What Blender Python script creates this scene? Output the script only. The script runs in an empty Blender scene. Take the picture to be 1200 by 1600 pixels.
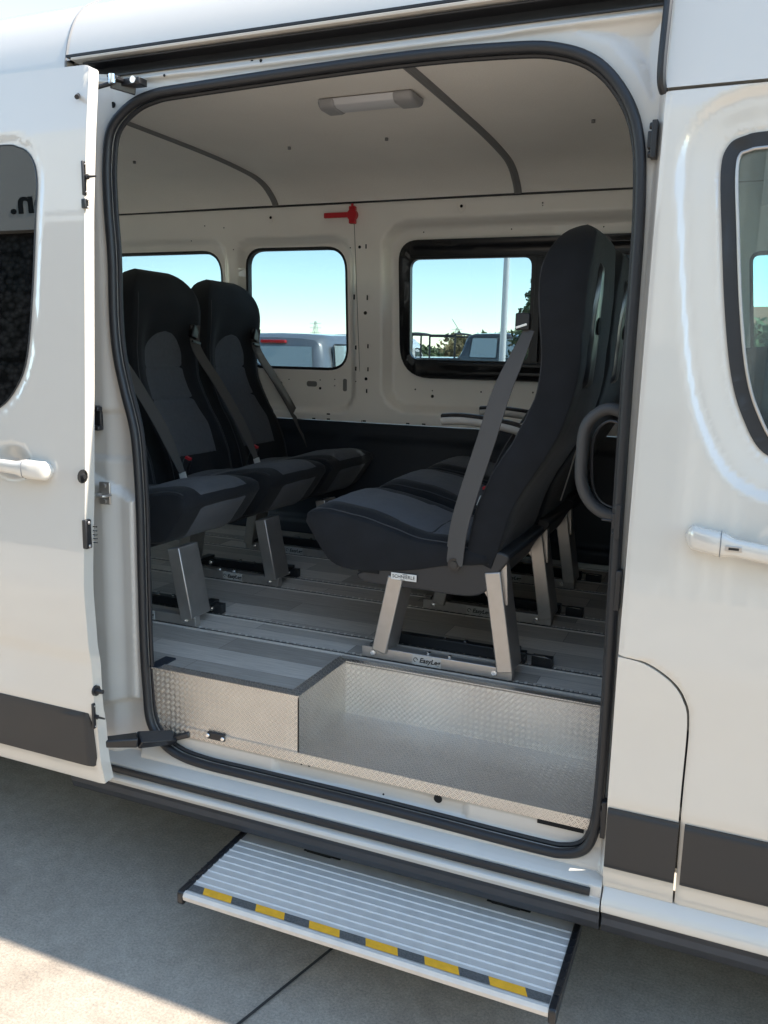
import bpy, bmesh, math, random
from mathutils import Vector, Matrix, noise
R_ = math.radians
random.seed(7)
C = bpy.context.scene.collection
S = bpy.context.scene
# ---------------------------------------------------------------- camera
F, CX, CY = 1316.36, 600., 800.
CAM = Vector((1.5, -1.87, 1.66))
AX = Vector((3200., 320., -F)).normalized()             # world X in (right, down, forward)
AY = Vector((565., -235., F)); AY = (AY - AX*AX.dot(AY)).normalized()
AZ = AX.cross(AY)
if AZ.y > 0: AZ = -AZ
def ray(px, py):
    d = Vector((px-CX, py-CY, F))
    return Vector((AX.dot(d), AY.dot(d), AZ.dot(d)))
def P(px, py, x=None, y=None, z=None):
    """photo pixel -> world point on a plane of the van (x=, y= or z= constant)"""
    r = ray(px, py)
    k = (x-CAM.x)/r.x if x is not None else (y-CAM.y)/r.y if y is not None else (z-CAM.z)/r.z
    return CAM + r*k
cam = bpy.data.cameras.new('camera'); cam_o = bpy.data.objects.new('camera', cam); C.objects.link(cam_o)
cr = Vector((AX.x, AY.x, AZ.x)); cd = Vector((AX.y, AY.y, AZ.y)); cf = Vector((AX.z, AY.z, AZ.z))
M = Matrix.Identity(4)
for i in range(3): M[i][0] = cr[i]; M[i][1] = -cd[i]; M[i][2] = -cf[i]; M[i][3] = CAM[i]
cam_o.matrix_world = M
cam.sensor_fit = 'VERTICAL'; cam.sensor_height = 24.; cam.lens = 24.*F/1600.
cam.clip_start = 0.02; cam.clip_end = 2000
S.camera = cam_o
# ---------------------------------------------------------------- world and sun
SUN = Vector((0.80, 0.175, 1.0)).normalized()
w = bpy.data.worlds.new('World'); S.world = w; w.use_nodes = True
wn = w.node_tree.nodes; sk = wn.new('ShaderNodeTexSky'); sk.sky_type = 'NISHITA'; sk.sun_disc = False
sk.sun_elevation = math.asin(SUN.z); sk.sun_rotation = math.atan2(SUN.x, SUN.y)
sk.dust_density = .25; sk.air_density = 1.0; sk.ozone_density = 5.0; sk.altitude = 2000
wm = wn.new('ShaderNodeMix'); wm.data_type = 'RGBA'; wm.blend_type = 'MULTIPLY'; wm.inputs['Factor'].default_value = 1; wm.inputs['B'].default_value = (1, .85, .63, 1)
w.node_tree.links.new(sk.outputs[0], wm.inputs['A']); w.node_tree.links.new(wm.outputs['Result'], wn['Background'].inputs[0]); wn['Background'].inputs[1].default_value = 0.15
sl = bpy.data.lights.new('sun', 'SUN'); so = bpy.data.objects.new('sun', sl); C.objects.link(so)
sl.energy = 2.0; sl.angle = R_(0.5); sl.color = (1, .90, .78)
so.rotation_euler = SUN.to_track_quat('Z', 'Y').to_euler()
S.view_settings.view_transform = 'Standard'; S.view_settings.look = 'None'
S.view_settings.exposure = 2.6; S.view_settings.gamma = 1
# ---------------------------------------------------------------- materials
class NT:
    def __init__(s, name):
        s.m = bpy.data.materials.new(name); s.m.use_nodes = True
        s.t = s.m.node_tree; s.b = s.t.nodes['Principled BSDF']; s.out = s.t.nodes['Material Output']
    def n(s, typ, **k):
        o = s.t.nodes.new(typ)
        for a, v in k.items():
            if a.startswith('i_'): o.inputs[a[2:]].default_value = v
            else: setattr(o, a, v)
        return o
    def l(s, a, b): s.t.links.new(a, b)
    def math(s, op, a, b=None, c=None):
        o = s.n('ShaderNodeMath', operation=op)
        for i, v in enumerate((a, b, c)):
            if v is None: continue
            if isinstance(v, (int, float)): o.inputs[i].default_value = v
            else: s.l(v, o.inputs[i])
        return o.outputs[0]
    def ramp(s, fac, stops):
        o = s.n('ShaderNodeValToRGB'); e = o.color_ramp.elements
        while len(e) < len(stops): e.new(.5)
        for i, (p, c) in enumerate(stops):
            e[i].position = p; e[i].color = (*c, 1) if len(c) == 3 else c
        s.l(fac, o.inputs[0]); return o.outputs[0]
    def noise(s, scale, detail=4, coord=None, rough=.5):
        o = s.n('ShaderNodeTexNoise'); o.inputs['Scale'].default_value = scale; o.inputs['Detail'].default_value = detail
        o.inputs['Roughness'].default_value = rough
        if coord is not None: s.l(coord, o.inputs['Vector'])
        return o.outputs['Fac']
    def coord(s, kind='Object'): return s.n('ShaderNodeTexCoord').outputs[kind]
    def mapped(s, v, scale=(1,1,1), rot=(0,0,0)):
        o = s.n('ShaderNodeMapping'); o.inputs['Scale'].default_value = scale; o.inputs['Rotation'].default_value = rot
        s.l(v, o.inputs['Vector']); return o.outputs[0]
    def bump(s, h, strength=.3, dist=.002):
        o = s.n('ShaderNodeBump'); o.inputs['Strength'].default_value = strength; o.inputs['Distance'].default_value = dist
        s.l(h, o.inputs['Height']); s.l(o.outputs[0], s.b.inputs['Normal']); return o
def mat(name, col, rough=.5, metal=0, coat=0, var=0, vscale=8, bump=0, bscale=200, bdist=.001, spec=.5, coat_r=.03, sheen=0, emit=None):
    t = NT(name); b = t.b
    b.inputs['Base Color'].default_value = (*col, 1); b.inputs['Roughness'].default_value = rough
    b.inputs['Metallic'].default_value = metal; b.inputs['Coat Weight'].default_value = coat
    b.inputs['Coat Roughness'].default_value = coat_r; b.inputs['Specular IOR Level'].default_value = spec
    if name == 'white_paint': b.inputs['Coat IOR'].default_value = 1.72
    if sheen: b.inputs['Sheen Weight'].default_value = sheen; b.inputs['Sheen Roughness'].default_value = .4
    co = t.coord()
    if var:
        nz = t.noise(vscale, 5, co)
        a = tuple(max(0, c*(1-var)) for c in col); c2 = tuple(c*(1+var) for c in col)
        t.l(t.ramp(nz, [(.3, a), (.7, c2)]), b.inputs['Base Color'])
        t.l(t.math('ADD', t.math('MULTIPLY', nz, .25), rough-.12), b.inputs['Roughness'])
    if bump: t.bump(t.noise(bscale, 3, co), bump, bdist)
    if emit: b.inputs['Emission Color'].default_value = (*emit, 1); b.inputs['Emission Strength'].default_value = 1
    return t.m
M_ = {}
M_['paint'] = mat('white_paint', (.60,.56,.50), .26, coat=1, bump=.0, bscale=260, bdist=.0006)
M_['jamb'] = mat('jamb_paint', (.56,.53,.485), .38, coat=.7, var=.03, vscale=5)
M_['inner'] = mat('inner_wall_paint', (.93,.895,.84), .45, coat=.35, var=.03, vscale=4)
M_['rubber'] = mat('seal_rubber', (.014,.0145,.017), .48, bump=.15, bscale=90)
M_['plastic'] = mat('black_plastic', (.016,.016,.018), .42, bump=.2, bscale=700, bdist=.0004)
M_['skirt'] = mat('skirt_plastic', (.035,.037,.043), .5, var=.15, vscale=14, bump=.25, bscale=500, bdist=.0006)
M_['clad'] = mat('cladding_plastic', (.022,.022,.0235), .45, var=.06, vscale=10, bump=.3, bscale=900, bdist=.0005)
M_['gloss'] = mat('gloss_black', (.012,.012,.014), .32, coat=.1)
M_['navy'] = mat('dark_lining', (.017,.021,.029), .5, var=.2, vscale=6, bump=.2, bscale=300)
M_['fab'] = mat('black_fabric', (.014,.0155,.0185), .85, var=.22, vscale=16, bump=.7, bscale=750, bdist=.0012, sheen=.10, spec=.25)
M_['fab2'] = mat('grey_fabric', (.10,.106,.118), .9, var=.08, vscale=60, bump=.8, bscale=620, bdist=.0015, sheen=.12, spec=.2)
M_['piping'] = mat('seam_thread', (.05,.053,.06), .8)
M_['shell'] = mat('seat_shell_plastic', (.028,.028,.030), .5, bump=.3, bscale=900, bdist=.0005)
M_['belt'] = mat('belt_webbing', (.085,.082,.08), .75, bump=.5, bscale=420, bdist=.0008)
M_['steel'] = mat('brushed_steel', (.47,.44,.41), .38, metal=.75, var=.08, vscale=20)
M_['steeld'] = mat('dark_steel', (.05,.052,.055), .35, metal=.6)
M_['chrome'] = mat('chrome', (.75,.75,.75), .12, metal=1)
M_['alu'] = mat('aluminium', (.66,.62,.57), .55, metal=.3, var=.05, vscale=30, bump=.1, bscale=300)
M_['red'] = mat('red_plastic', (.55,.02,.03), .35)
M_['redlamp'] = mat('red_lamp', (.6,.015,.02), .15, coat=1)
M_['hole'] = mat('hole_dark', (.004,.004,.004), .9)
M_['lamp'] = mat('lamp_diffuser', (.62,.63,.66), .35)
M_['lampcap'] = mat('lamp_end_cap', (.33,.33,.34), .45)
M_['trim'] = mat('grey_trim', (.19,.19,.19), .6)
M_['arm'] = mat('armrest_grey', (.42,.40,.37), .5, var=.08)
M_['grab'] = mat('grab_handle_grey', (.045,.044,.044), .55, bump=.3, bscale=600)
M_['yellow'] = mat('tape_yellow', (.85,.42,.02), .75, var=.1, vscale=60, bump=.6, bscale=900)
M_['tapeblk'] = mat('tape_black', (.10,.096,.09), .85, var=.35, vscale=220, bump=.8, bscale=900)
M_['white'] = mat('sticker_white', (.75,.75,.72), .4)
M_['sticker'] = mat('sticker_grey', (.5,.49,.46), .4)
M_['ink'] = mat('black_ink', (.01,.01,.01), .5)
M_['leaf'] = mat('leaf_green', (.075,.11,.035), .7, var=.4, vscale=1.5)
M_['leaf2'] = mat('leaf_autumn', (.17,.13,.045), .7, var=.35, vscale=1.5)
M_['needle'] = mat('conifer_green', (.035,.06,.035), .7, var=.4, vscale=3)
M_['bark'] = mat('bark', (.09,.07,.05), .9, var=.3)
M_['silver'] = mat('silver_paint', (.20,.21,.22), .35, metal=.3, coat=1)
M_['blackcar'] = mat('charcoal_paint', (.03,.034,.036), .25, coat=1)
M_['whitecar'] = mat('car_white_paint', (.75,.76,.76), .3, coat=1)
M_['bluecar'] = mat('car_blue_paint', (.05,.09,.16), .3, coat=1)
M_['tyre'] = mat('tyre_rubber', (.02,.02,.02), .8)
M_['carglass'] = mat('car_window_glass', (.10,.13,.135), .06, coat=1)
M_['carglass2'] = mat('pale_car_glass', (.40,.47,.46), .08, coat=1)
M_['render'] = mat('wall_render', (.62,.60,.56), .8, var=.05, bump=.3, bscale=60)
M_['tile'] = mat('roof_tile', (.33,.15,.09), .8, var=.25)
M_['wood'] = mat('pylon_steel', (.3,.31,.32), .5)
M_['facade'] = mat('facade_sheet', (.62,.59,.53), .45, var=.04)
def glass(name, tint=(.86,.93,.92), refl=.5, haze=.02):
    t = NT(name); t.t.nodes.remove(t.b)
    tr = t.n('ShaderNodeBsdfTransparent'); tr.inputs[0].default_value = (*tint, 1)
    gl = t.n('ShaderNodeBsdfGlossy'); gl.inputs['Roughness'].default_value = .0; gl.inputs[0].default_value = (1,1,1,1)
    df = t.n('ShaderNodeBsdfDiffuse'); df.inputs[0].default_value = (.8,.85,.85,1)
    fr = t.n('ShaderNodeFresnel'); fr.inputs[0].default_value = 1.52
    mx = t.n('ShaderNodeMixShader'); t.l(t.math('MULTIPLY', fr.outputs[0], refl*2), mx.inputs[0])
    mh = t.n('ShaderNodeMixShader'); mh.inputs[0].default_value = haze
    t.l(tr.outputs[0], mh.inputs[1]); t.l(df.outputs[0], mh.inputs[2])
    t.l(mh.outputs[0], mx.inputs[1]); t.l(gl.outputs[0], mx.inputs[2]); t.l(mx.outputs[0], t.out.inputs[0])
    return t.m
M_['glass'] = glass('window_glass', (.50,.56,.585), .35, .03)
M_['clear'] = glass('clear_glass', (.93,.96,.95), .5, .0)
M_['glassg'] = glass('green_window_glass', (.68,.80,.80), .55, .03)
M_['privacy'] = glass('privacy_glass', (.05,.055,.06), .62, .0)
# diamond tread plate: groups of short raised bars, turned by 90 degrees from cell to cell (metric UV)
t = NT('tread_plate'); uv = t.mapped(t.coord('UV'), (1,1,1), (0,0,R_(45)))
sp = t.n('ShaderNodeSeparateXYZ'); t.l(uv, sp.inputs[0]); cs = .0125
u = t.math('DIVIDE', sp.outputs[0], cs); v = t.math('DIVIDE', sp.outputs[1], cs)
iu = t.math('FLOOR', u); iv = t.math('FLOOR', v); fu = t.math('SUBTRACT', u, iu); fv = t.math('SUBTRACT', v, iv)
par = t.math('MODULO', t.math('ADD', t.math('ADD', iu, iv), 2000.), 2.)
a = t.math('ADD', t.math('MULTIPLY', fu, par), t.math('MULTIPLY', fv, t.math('SUBTRACT', 1., par)))   # across
b = t.math('ADD', t.math('MULTIPLY', fv, par), t.math('MULTIPLY', fu, t.math('SUBTRACT', 1., par)))   # along
wv = t.math('ABSOLUTE', t.math('SINE', t.math('MULTIPLY', a, math.pi*3)))
en = t.math('SUBTRACT', 1., t.math('POWER', t.math('ABSOLUTE', t.math('MULTIPLY', t.math('SUBTRACT', b, .5), 2.15)), 4.))
hh = t.math('MULTIPLY', t.math('POWER', wv, 1.6), t.math('MAXIMUM', en, 0.))
t.bump(hh, .75, .0012)
nz = t.noise(5, 4, t.coord())
mxt = t.n('ShaderNodeMix', data_type='RGBA', blend_type='MULTIPLY'); mxt.inputs['Factor'].default_value = 1
t.l(t.ramp(nz, [(.3, (.84,.76,.68)), (.7, (.95,.88,.80))]), mxt.inputs['A']); t.l(t.ramp(hh, [(.12, (.74,.74,.74)), (.55, (1,1,1))]), mxt.inputs['B'])  # warm tint paints in the beige surroundings that the metal would mirror
t.l(mxt.outputs['Result'], t.b.inputs['Base Color'])
t.b.inputs['Metallic'].default_value = .88
t.l(t.math('SUBTRACT', t.math('ADD', t.math('MULTIPLY', t.noise(3, 5, t.coord()), .30), .20), t.math('MULTIPLY', hh, .12)), t.b.inputs['Roughness'])
M_['tread'] = t.m
# vinyl plank floor
t = NT('vinyl_planks'); uv = t.coord('UV')
br = t.n('ShaderNodeTexBrick', offset=.37, offset_frequency=2, squash=1)
t.l(uv, br.inputs['Vector']); br.inputs['Scale'].default_value = 1
br.inputs['Brick Width'].default_value = .62; br.inputs['Row Height'].default_value = .115
br.inputs['Mortar Size'].default_value = .0008; br.inputs['Color1'].default_value = (.36,.325,.285,1)
br.inputs['Color2'].default_value = (.68,.62,.55,1); br.inputs['Mortar'].default_value = (.14,.13,.12,1); br.inputs['Bias'].default_value = -.1
g = t.noise(3, 8, t.mapped(uv, (2.5, 60, 1)), .7)
mx = t.n('ShaderNodeMix', data_type='RGBA', blend_type='MULTIPLY'); mx.inputs['Factor'].default_value = .75
t.l(br.outputs['Color'], mx.inputs['A']); t.l(t.ramp(g, [(.25, (.55,.55,.55)), (.75, (1.35,1.33,1.3))]), mx.inputs['B'])
t.l(mx.outputs['Result'], t.b.inputs['Base Color']); t.b.inputs['Roughness'].default_value = .55; t.b.inputs['Specular IOR Level'].default_value = .3
t.bump(g, .25, .0006); M_['floor'] = t.m
# ceiling liner: speckled grey fleece
t = NT('ceiling_liner'); co = t.coord()
n1 = t.noise(420, 2, co); n2 = t.noise(2.2, 4, co)
mx = t.n('ShaderNodeMix', data_type='RGBA', blend_type='MULTIPLY'); mx.inputs['Factor'].default_value = 1
t.l(t.ramp(n1, [(.3, (.84,.805,.75)), (.7, (.93,.90,.85))]), mx.inputs['A']); t.l(t.ramp(n2, [(.3, (.93,.93,.93)), (.7, (1,1,1))]), mx.inputs['B'])
t.l(mx.outputs['Result'], t.b.inputs['Base Color']); t.b.inputs['Roughness'].default_value = .95
t.bump(t.noise(60, 4, co), .15, .003); M_['liner'] = t.m
# concrete
t = NT('concrete'); co = t.coord()
big = t.noise(1.1, 7, co, .62); fine = t.noise(140, 4, co, .7); mid = t.noise(22, 5, co)
mx = t.n('ShaderNodeMix', data_type='RGBA', blend_type='MULTIPLY'); mx.inputs['Factor'].default_value = 1
t.l(t.ramp(big, [(.3, (.265,.227,.187)), (.5, (.33,.287,.238)), (.72, (.39,.345,.29))]), mx.inputs['A'])
t.l(t.ramp(fine, [(.25, (.6,.6,.6)), (.5, (.95,.95,.95)), (.8, (1.35,1.32,1.28))]), mx.inputs['B'])
m2 = t.n('ShaderNodeMix', data_type='RGBA', blend_type='MULTIPLY'); m2.inputs['Factor'].default_value = 1
t.l(mx.outputs['Result'], m2.inputs['A']); t.l(t.ramp(mid, [(.3, (.88,.88,.88)), (.7, (1.06,1.06,1.05))]), m2.inputs['B'])
st_n = t.noise(2.6, 3, t.mapped(co, (1,1.4,1)), .45); grit = t.noise(420, 2, co, .6)
m3 = t.n('ShaderNodeMix', data_type='RGBA', blend_type='MULTIPLY'); m3.inputs['Factor'].default_value = 1
t.l(m2.outputs['Result'], m3.inputs['A']); t.l(t.ramp(st_n, [(.28, (.80,.79,.78)), (.40, (1,1,1)), (.66, (1,1,1)), (.74, (1.10,1.09,1.07))]), m3.inputs['B'])
m4 = t.n('ShaderNodeMix', data_type='RGBA', blend_type='MULTIPLY'); m4.inputs['Factor'].default_value = 1
t.l(m3.outputs['Result'], m4.inputs['A']); t.l(t.ramp(grit, [(.28, (.55,.54,.52)), (.42, (1,1,1)), (.66, (1,1,1)), (.76, (1.5,1.48,1.42))]), m4.inputs['B'])
t.l(m4.outputs['Result'], t.b.inputs['Base Color']); t.b.inputs['Roughness'].default_value = .85
t.bump(fine, .5, .003); M_['concrete'] = t.m
M_['joint'] = mat('joint_dark', (.03,.027,.024), .95)
M_['grass'] = mat('grass_green', (.08,.12,.03), .95, var=.3, vscale=.6)
# split-stone wall
t = NT('split_stone'); co = t.coord()
vo = t.n('ShaderNodeTexVoronoi'); vo.inputs['Scale'].default_value = 9; t.l(t.mapped(co, (1,1,1.5)), vo.inputs['Vector'])
t.l(t.ramp(vo.outputs['Distance'], [(.05, (.11,.11,.11)), (.5, (.045,.045,.047)), (.8, (.008,.008,.008))]), t.b.inputs['Base Color'])
t.b.inputs['Roughness'].default_value = .85; t.bump(vo.outputs['Distance'], -1., .05); M_['stone'] = t.m
# ---------------------------------------------------------------- helpers
def finish(name, me, parent=None, mats=(), smooth=True, angle=35, bevel=0, bseg=2):
    for m in mats: me.materials.append(M_[m] if isinstance(m, str) else m)
    uvl = me.uv_layers.new(name='uv')
    for p in me.polygons:
        n = p.normal; ax = max(range(3), key=lambda i: abs(n[i]))
        for li in p.loop_indices:
            c = me.vertices[me.loops[li].vertex_index].co
            uvl.data[li].uv = (c.y, c.z) if ax == 0 else (c.x, c.z) if ax == 1 else (c.x, c.y)
    o = bpy.data.objects.new(name, me); C.objects.link(o)
    if smooth:
        me.polygons.foreach_set('use_smooth', [True]*len(me.polygons)); me.set_sharp_from_angle(angle=R_(angle))
    if bevel:
        md = o.modifiers.new('bevel', 'BEVEL'); md.width = bevel; md.segments = bseg; md.limit_method = 'ANGLE'; md.angle_limit = R_(40)
        md.harden_normals = False
    if parent: o.parent = parent
    return o
class MB:
    def __init__(s): s.v = []; s.f = []; s.mi = []
    def add(s, vs, fs, mi=0):
        b = len(s.v); s.v += [Vector(p) for p in vs]
        for f in fs: s.f.append([b+i for i in f]); s.mi.append(mi)
        return s
    def box(s, a, b, mi=0):
        x0,y0,z0 = a; x1,y1,z1 = b
        return s.add([(x0,y0,z0),(x1,y0,z0),(x1,y1,z0),(x0,y1,z0),(x0,y0,z1),(x1,y0,z1),(x1,y1,z1),(x0,y1,z1)],
              [(3,2,1,0),(4,5,6,7),(0,1,5,4),(1,2,6,5),(2,3,7,6),(3,0,4,7)], mi)
    def beam(s, p, q, wd, dp, side=(0,1,0), mi=0, w2=None, d2=None):
        p = Vector(p); q = Vector(q); d = (q-p).normalized(); sd = Vector(side); sd = (sd-d*sd.dot(d)).normalized(); up = d.cross(sd)
        w2 = wd if w2 is None else w2; d2 = dp if d2 is None else d2; vs = []
        for c, a, b_ in ((p, wd, dp), (q, w2, d2)):
            for i, j in ((-1,-1),(1,-1),(1,1),(-1,1)): vs.append(c+up*(i*a/2)+sd*(j*b_/2))
        return s.add(vs, [(3,2,1,0),(4,5,6,7),(0,1,5,4),(1,2,6,5),(2,3,7,6),(3,0,4,7)], mi)
    def cyl(s, p, q, r, n=16, r2=None, mi=0, cap=True):
        p = Vector(p); q = Vector(q); d = (q-p).normalized(); a = d.orthogonal().normalized(); b = d.cross(a); r2 = r if r2 is None else r2
        vs = [c+(a*math.cos(2*math.pi*i/n)+b*math.sin(2*math.pi*i/n))*rr for c, rr in ((p, r), (q, r2)) for i in range(n)]
        fs = [(i, (i+1)%n, n+(i+1)%n, n+i) for i in range(n)]
        if cap: fs += [tuple(reversed(range(n))), tuple(range(n, 2*n))]
        return s.add(vs, fs, mi)
    def tube(s, pts, r, n=10, closed=False, mi=0, flat=None, up=(0,0,1)):
        """round tube, or an elliptical one: flat=(width, thickness), width along `up`x tangent"""
        pts = [Vector(p) for p in pts]; N = len(pts); vs = []; prev = None
        for i, p in enumerate(pts):
            a = pts[(i-1)%N] if closed or i else p; b = pts[(i+1)%N] if closed or i < N-1 else p
            d = (b-a).normalized()
            if flat: sd = Vector(up).cross(d); sd = sd.normalized() if sd.length > 1e-4 else d.orthogonal().normalized()
            else:
                sd = d.orthogonal().normalized() if prev is None else (prev-d*prev.dot(d)).normalized()
                prev = sd
            o2 = d.cross(sd)
            for k in range(n):
                t_ = 2*math.pi*k/n; cx, cy = math.cos(t_), math.sin(t_)
                vs.append(p+(sd*cx*flat[0]/2+o2*cy*flat[1]/2) if flat else p+(sd*cx+o2*cy)*r)
        m = N if closed else N-1
        fs = [(i*n+k, i*n+(k+1)%n, ((i+1)%N)*n+(k+1)%n, ((i+1)%N)*n+k) for i in range(m) for k in range(n)]
        if not closed: fs += [tuple(reversed(range(n))), tuple((N-1)*n+k for k in range(n))]
        return s.add(vs, fs, mi)
    def ribbon(s, pts, widths, normal, th=.002, mi=0):
        pts = [Vector(p) for p in pts]; N = len(pts); vs = []; nn = Vector(normal).normalized()
        for i, p in enumerate(pts):
            d = (pts[min(i+1, N-1)]-pts[max(i-1, 0)]).normalized(); sd = d.cross(nn).normalized(); w_ = widths[i] if isinstance(widths, (list, tuple)) else widths
            vs += [p-sd*w_/2-nn*th/2, p+sd*w_/2-nn*th/2, p+sd*w_/2+nn*th/2, p-sd*w_/2+nn*th/2]
        fs = [(i*4+k, i*4+(k+1)%4, (i+1)*4+(k+1)%4, (i+1)*4+k) for i in range(N-1) for k in range(4)]
        return s.add(vs, fs+[(3,2,1,0), tuple((N-1)*4+k for k in range(4))], mi)
    def prof(s, pr, x0, x1, closed=True, mi=0, axis='x'):
        """(y,z) profile swept along x"""
        n = len(pr); f = (lambda x, a, b: (x, a, b)) if axis == 'x' else (lambda x, a, b: (a, x, b))
        vs = [f(x0, a, b) for a, b in pr]+[f(x1, a, b) for a, b in pr]
        m = n if closed else n-1
        fs = [(i, (i+1)%n, n+(i+1)%n, n+i) for i in range(m)]
        if closed: fs += [tuple(reversed(range(n))), tuple(range(n, 2*n))]
        return s.add(vs, fs, mi)
    def each(s, name, mats, parent=None, **k):
        par = list(range(len(s.v)))
        def fd(a):
            while par[a] != a: par[a] = par[par[a]]; a = par[a]
            return a
        for f in s.f:
            for q in f[1:]: par[fd(q)] = fd(f[0])
        gr = {}
        for f, m in zip(s.f, s.mi): gr.setdefault(fd(f[0]), []).append((f, m))
        for fs in gr.values():
            ids = sorted({i for f, _ in fs for i in f}); mp = {a: i for i, a in enumerate(ids)}
            o = MB(); o.v = [s.v[i] for i in ids]; o.f = [[mp[i] for i in f] for f, _ in fs]; o.mi = [m for _, m in fs]; last = o.build(name, mats, parent, **k)
        return last
    def build(s, name, mats, parent=None, smooth=True, angle=35, bevel=0, bseg=2, fix=True):
        me = bpy.data.meshes.new(name); me.from_pydata([tuple(v) for v in s.v], [], s.f)
        me.polygons.foreach_set('material_index', s.mi)
        if fix:
            bm = bmesh.new(); bm.from_mesh(me); bmesh.ops.recalc_face_normals(bm, faces=bm.faces); bm.to_mesh(me); bm.free()
        if isinstance(mats, str): mats = (mats,)
        return finish(name, me, parent, mats, smooth, angle, bevel, bseg)
def cat(pts, n=8, closed=True):
    """Catmull-Rom through 2-D or 3-D points"""
    pts = [Vector(p) for p in pts]; N = len(pts); out = []
    for i in range(N if closed else N-1):
        g = (lambda j: pts[j % N]) if closed else (lambda j: pts[max(0, min(N-1, j))])
        p0, p1, p2, p3 = g(i-1), g(i), g(i+1), g(i+2)
        for k in range(n):
            t_ = k/n
            out.append(.5*((2*p1)+(p2-p0)*t_+(2*p0-5*p1+4*p2-p3)*t_*t_+(3*p1-p0-3*p2+p3)*t_**3))
    if not closed: out.append(pts[-1])
    return out
def rpoly(pts, r, n=8):
    """round the corners of a closed polygon; r a number or one per corner"""
    pts = [Vector(p[:2]) for p in pts]; N = len(pts); out = []
    for i in range(N):
        rr = r[i] if isinstance(r, (list, tuple)) else r
        p = pts[i]; a = pts[i-1]-p; b = pts[(i+1) % N]-p
        if rr <= 1e-5: out.append(p); continue
        la, lb = a.length, b.length; rr = min(rr, la*.49, lb*.49)
        q0 = p+a.normalized()*rr; q1 = p+b.normalized()*rr
        for k in range(n+1):
            t_ = k/n; out.append(q0*(1-t_)**2+p*2*t_*(1-t_)*(1-.17*0)+q1*t_*t_ if False else (q0*(1-t_)**2*1+p*(2*t_*(1-t_))*1.0+q1*t_*t_))
    return out
def rrect(x0, z0, x1, z1, r, n=8): return rpoly([(x0,z0),(x1,z0),(x1,z1),(x0,z1)], r, n)
def sd(x, z, poly):
    """signed distance to polygon, negative inside"""
    d = 1e9; ins = False; N = len(poly)
    for i in range(N):
        a = poly[i]; b = poly[(i+1) % N]; ex, ez = b[0]-a[0], b[1]-a[1]; wx, wz = x-a[0], z-a[1]
        L = ex*ex+ez*ez; t_ = max(0, min(1, (wx*ex+wz*ez)/L)) if L > 0 else 0
        dx, dz = wx-ex*t_, wz-ez*t_; d = min(d, dx*dx+dz*dz)
        if (a[1] > z) != (b[1] > z) and x < (b[0]-a[0])*(z-a[1])/(b[1]-a[1])+a[0]: ins = not ins
    return -math.sqrt(d) if ins else math.sqrt(d)
def sst(a, b, x): t_ = max(0, min(1, (x-a)/(b-a))); return t_*t_*(3-2*t_)
def lerpf(tab, z):
    if z <= tab[0][0]: return tab[0][1]
    for (a, p), (b, q) in zip(tab, tab[1:]):
        if z <= b: return p+(q-p)*(z-a)/(b-a)
    return tab[-1][1]
def smoothf(tab, z, h=.03): return (lerpf(tab, z-h)+lerpf(tab, z)*2+lerpf(tab, z+h))/4
def sheet(name, outer, holes, yf, th, mats, parent, step=.04, bevel=.003, sx=None, sz=None, angle=35, mif=None):
    """panel drawn in (x,z), cut on a grid, laid on y=yf(x,z) and given the thickness th towards +y"""
    bm = bmesh.new(); E = []
    for lp in [outer]+list(holes):
        vs = [bm.verts.new((p[0], 0, p[1])) for p in lp]
        E += [bm.edges.new((vs[i], vs[(i+1) % len(vs)])) for i in range(len(vs))]
    bmesh.ops.triangle_fill(bm, use_beauty=True, use_dissolve=False, edges=E, normal=(0,-1,0))
    xs = [p[0] for p in outer]; zs = [p[1] for p in outer]
    for lo, hi, no, st in ((min(xs), max(xs), (1,0,0), sx or step), (min(zs), max(zs), (0,0,1), sz or step)):
        k = math.ceil(lo/st+.01)
        while k*st < hi-1e-4:
            bmesh.ops.bisect_plane(bm, geom=bm.verts[:]+bm.edges[:]+bm.faces[:], dist=1e-5, plane_co=Vector(no)*(k*st), plane_no=no); k += 1
    for f in bm.faces:
        f.normal_update()
        if f.normal.y > 0: f.normal_flip()
    bmesh.ops.dissolve_degenerate(bm, dist=1e-5, edges=bm.edges)
    for v_ in bm.verts: v_.co.y = yf(v_.co.x, v_.co.z)
    if th:
        ret = bmesh.ops.extrude_face_region(bm, geom=bm.faces[:])
        nv = [g_ for g_ in ret['geom'] if isinstance(g_, bmesh.types.BMVert)]
        bmesh.ops.translate(bm, verts=nv, vec=(0, th, 0))
        bmesh.ops.recalc_face_normals(bm, faces=bm.faces)
    if mif:
        for f in bm.faces:
            c = f.calc_center_median(); f.material_index = mif(c.x, c.z)
    me = bpy.data.meshes.new(name); bm.to_mesh(me); bm.free()
    if isinstance(mats, str): mats = (mats,)
    ob = finish(name, me, parent, mats, True, angle, 0)
    if me.polygons and angle < 900:
        nn = {}; e_ = .004; cn = [None]*len(me.loops)
        for p in me.polygons:
            if abs(p.normal.y) < .25:
                for li in p.loop_indices: cn[li] = tuple(p.normal)
                continue
            sg_ = -1 if p.normal.y < 0 else 1
            for li in p.loop_indices:
                vi = me.loops[li].vertex_index; k_ = (vi, sg_)
                if k_ not in nn:
                    c_ = me.vertices[vi].co; gx = (yf(c_.x+e_, c_.z)-yf(c_.x-e_, c_.z))/(2*e_); gz = (yf(c_.x, c_.z+e_)-yf(c_.x, c_.z-e_))/(2*e_)
                    nn[k_] = tuple((Vector((gx, -1, gz))*(-sg_)).normalized())
                cn[li] = nn[k_]
        me.normals_split_custom_set(cn)
    return ob
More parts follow.
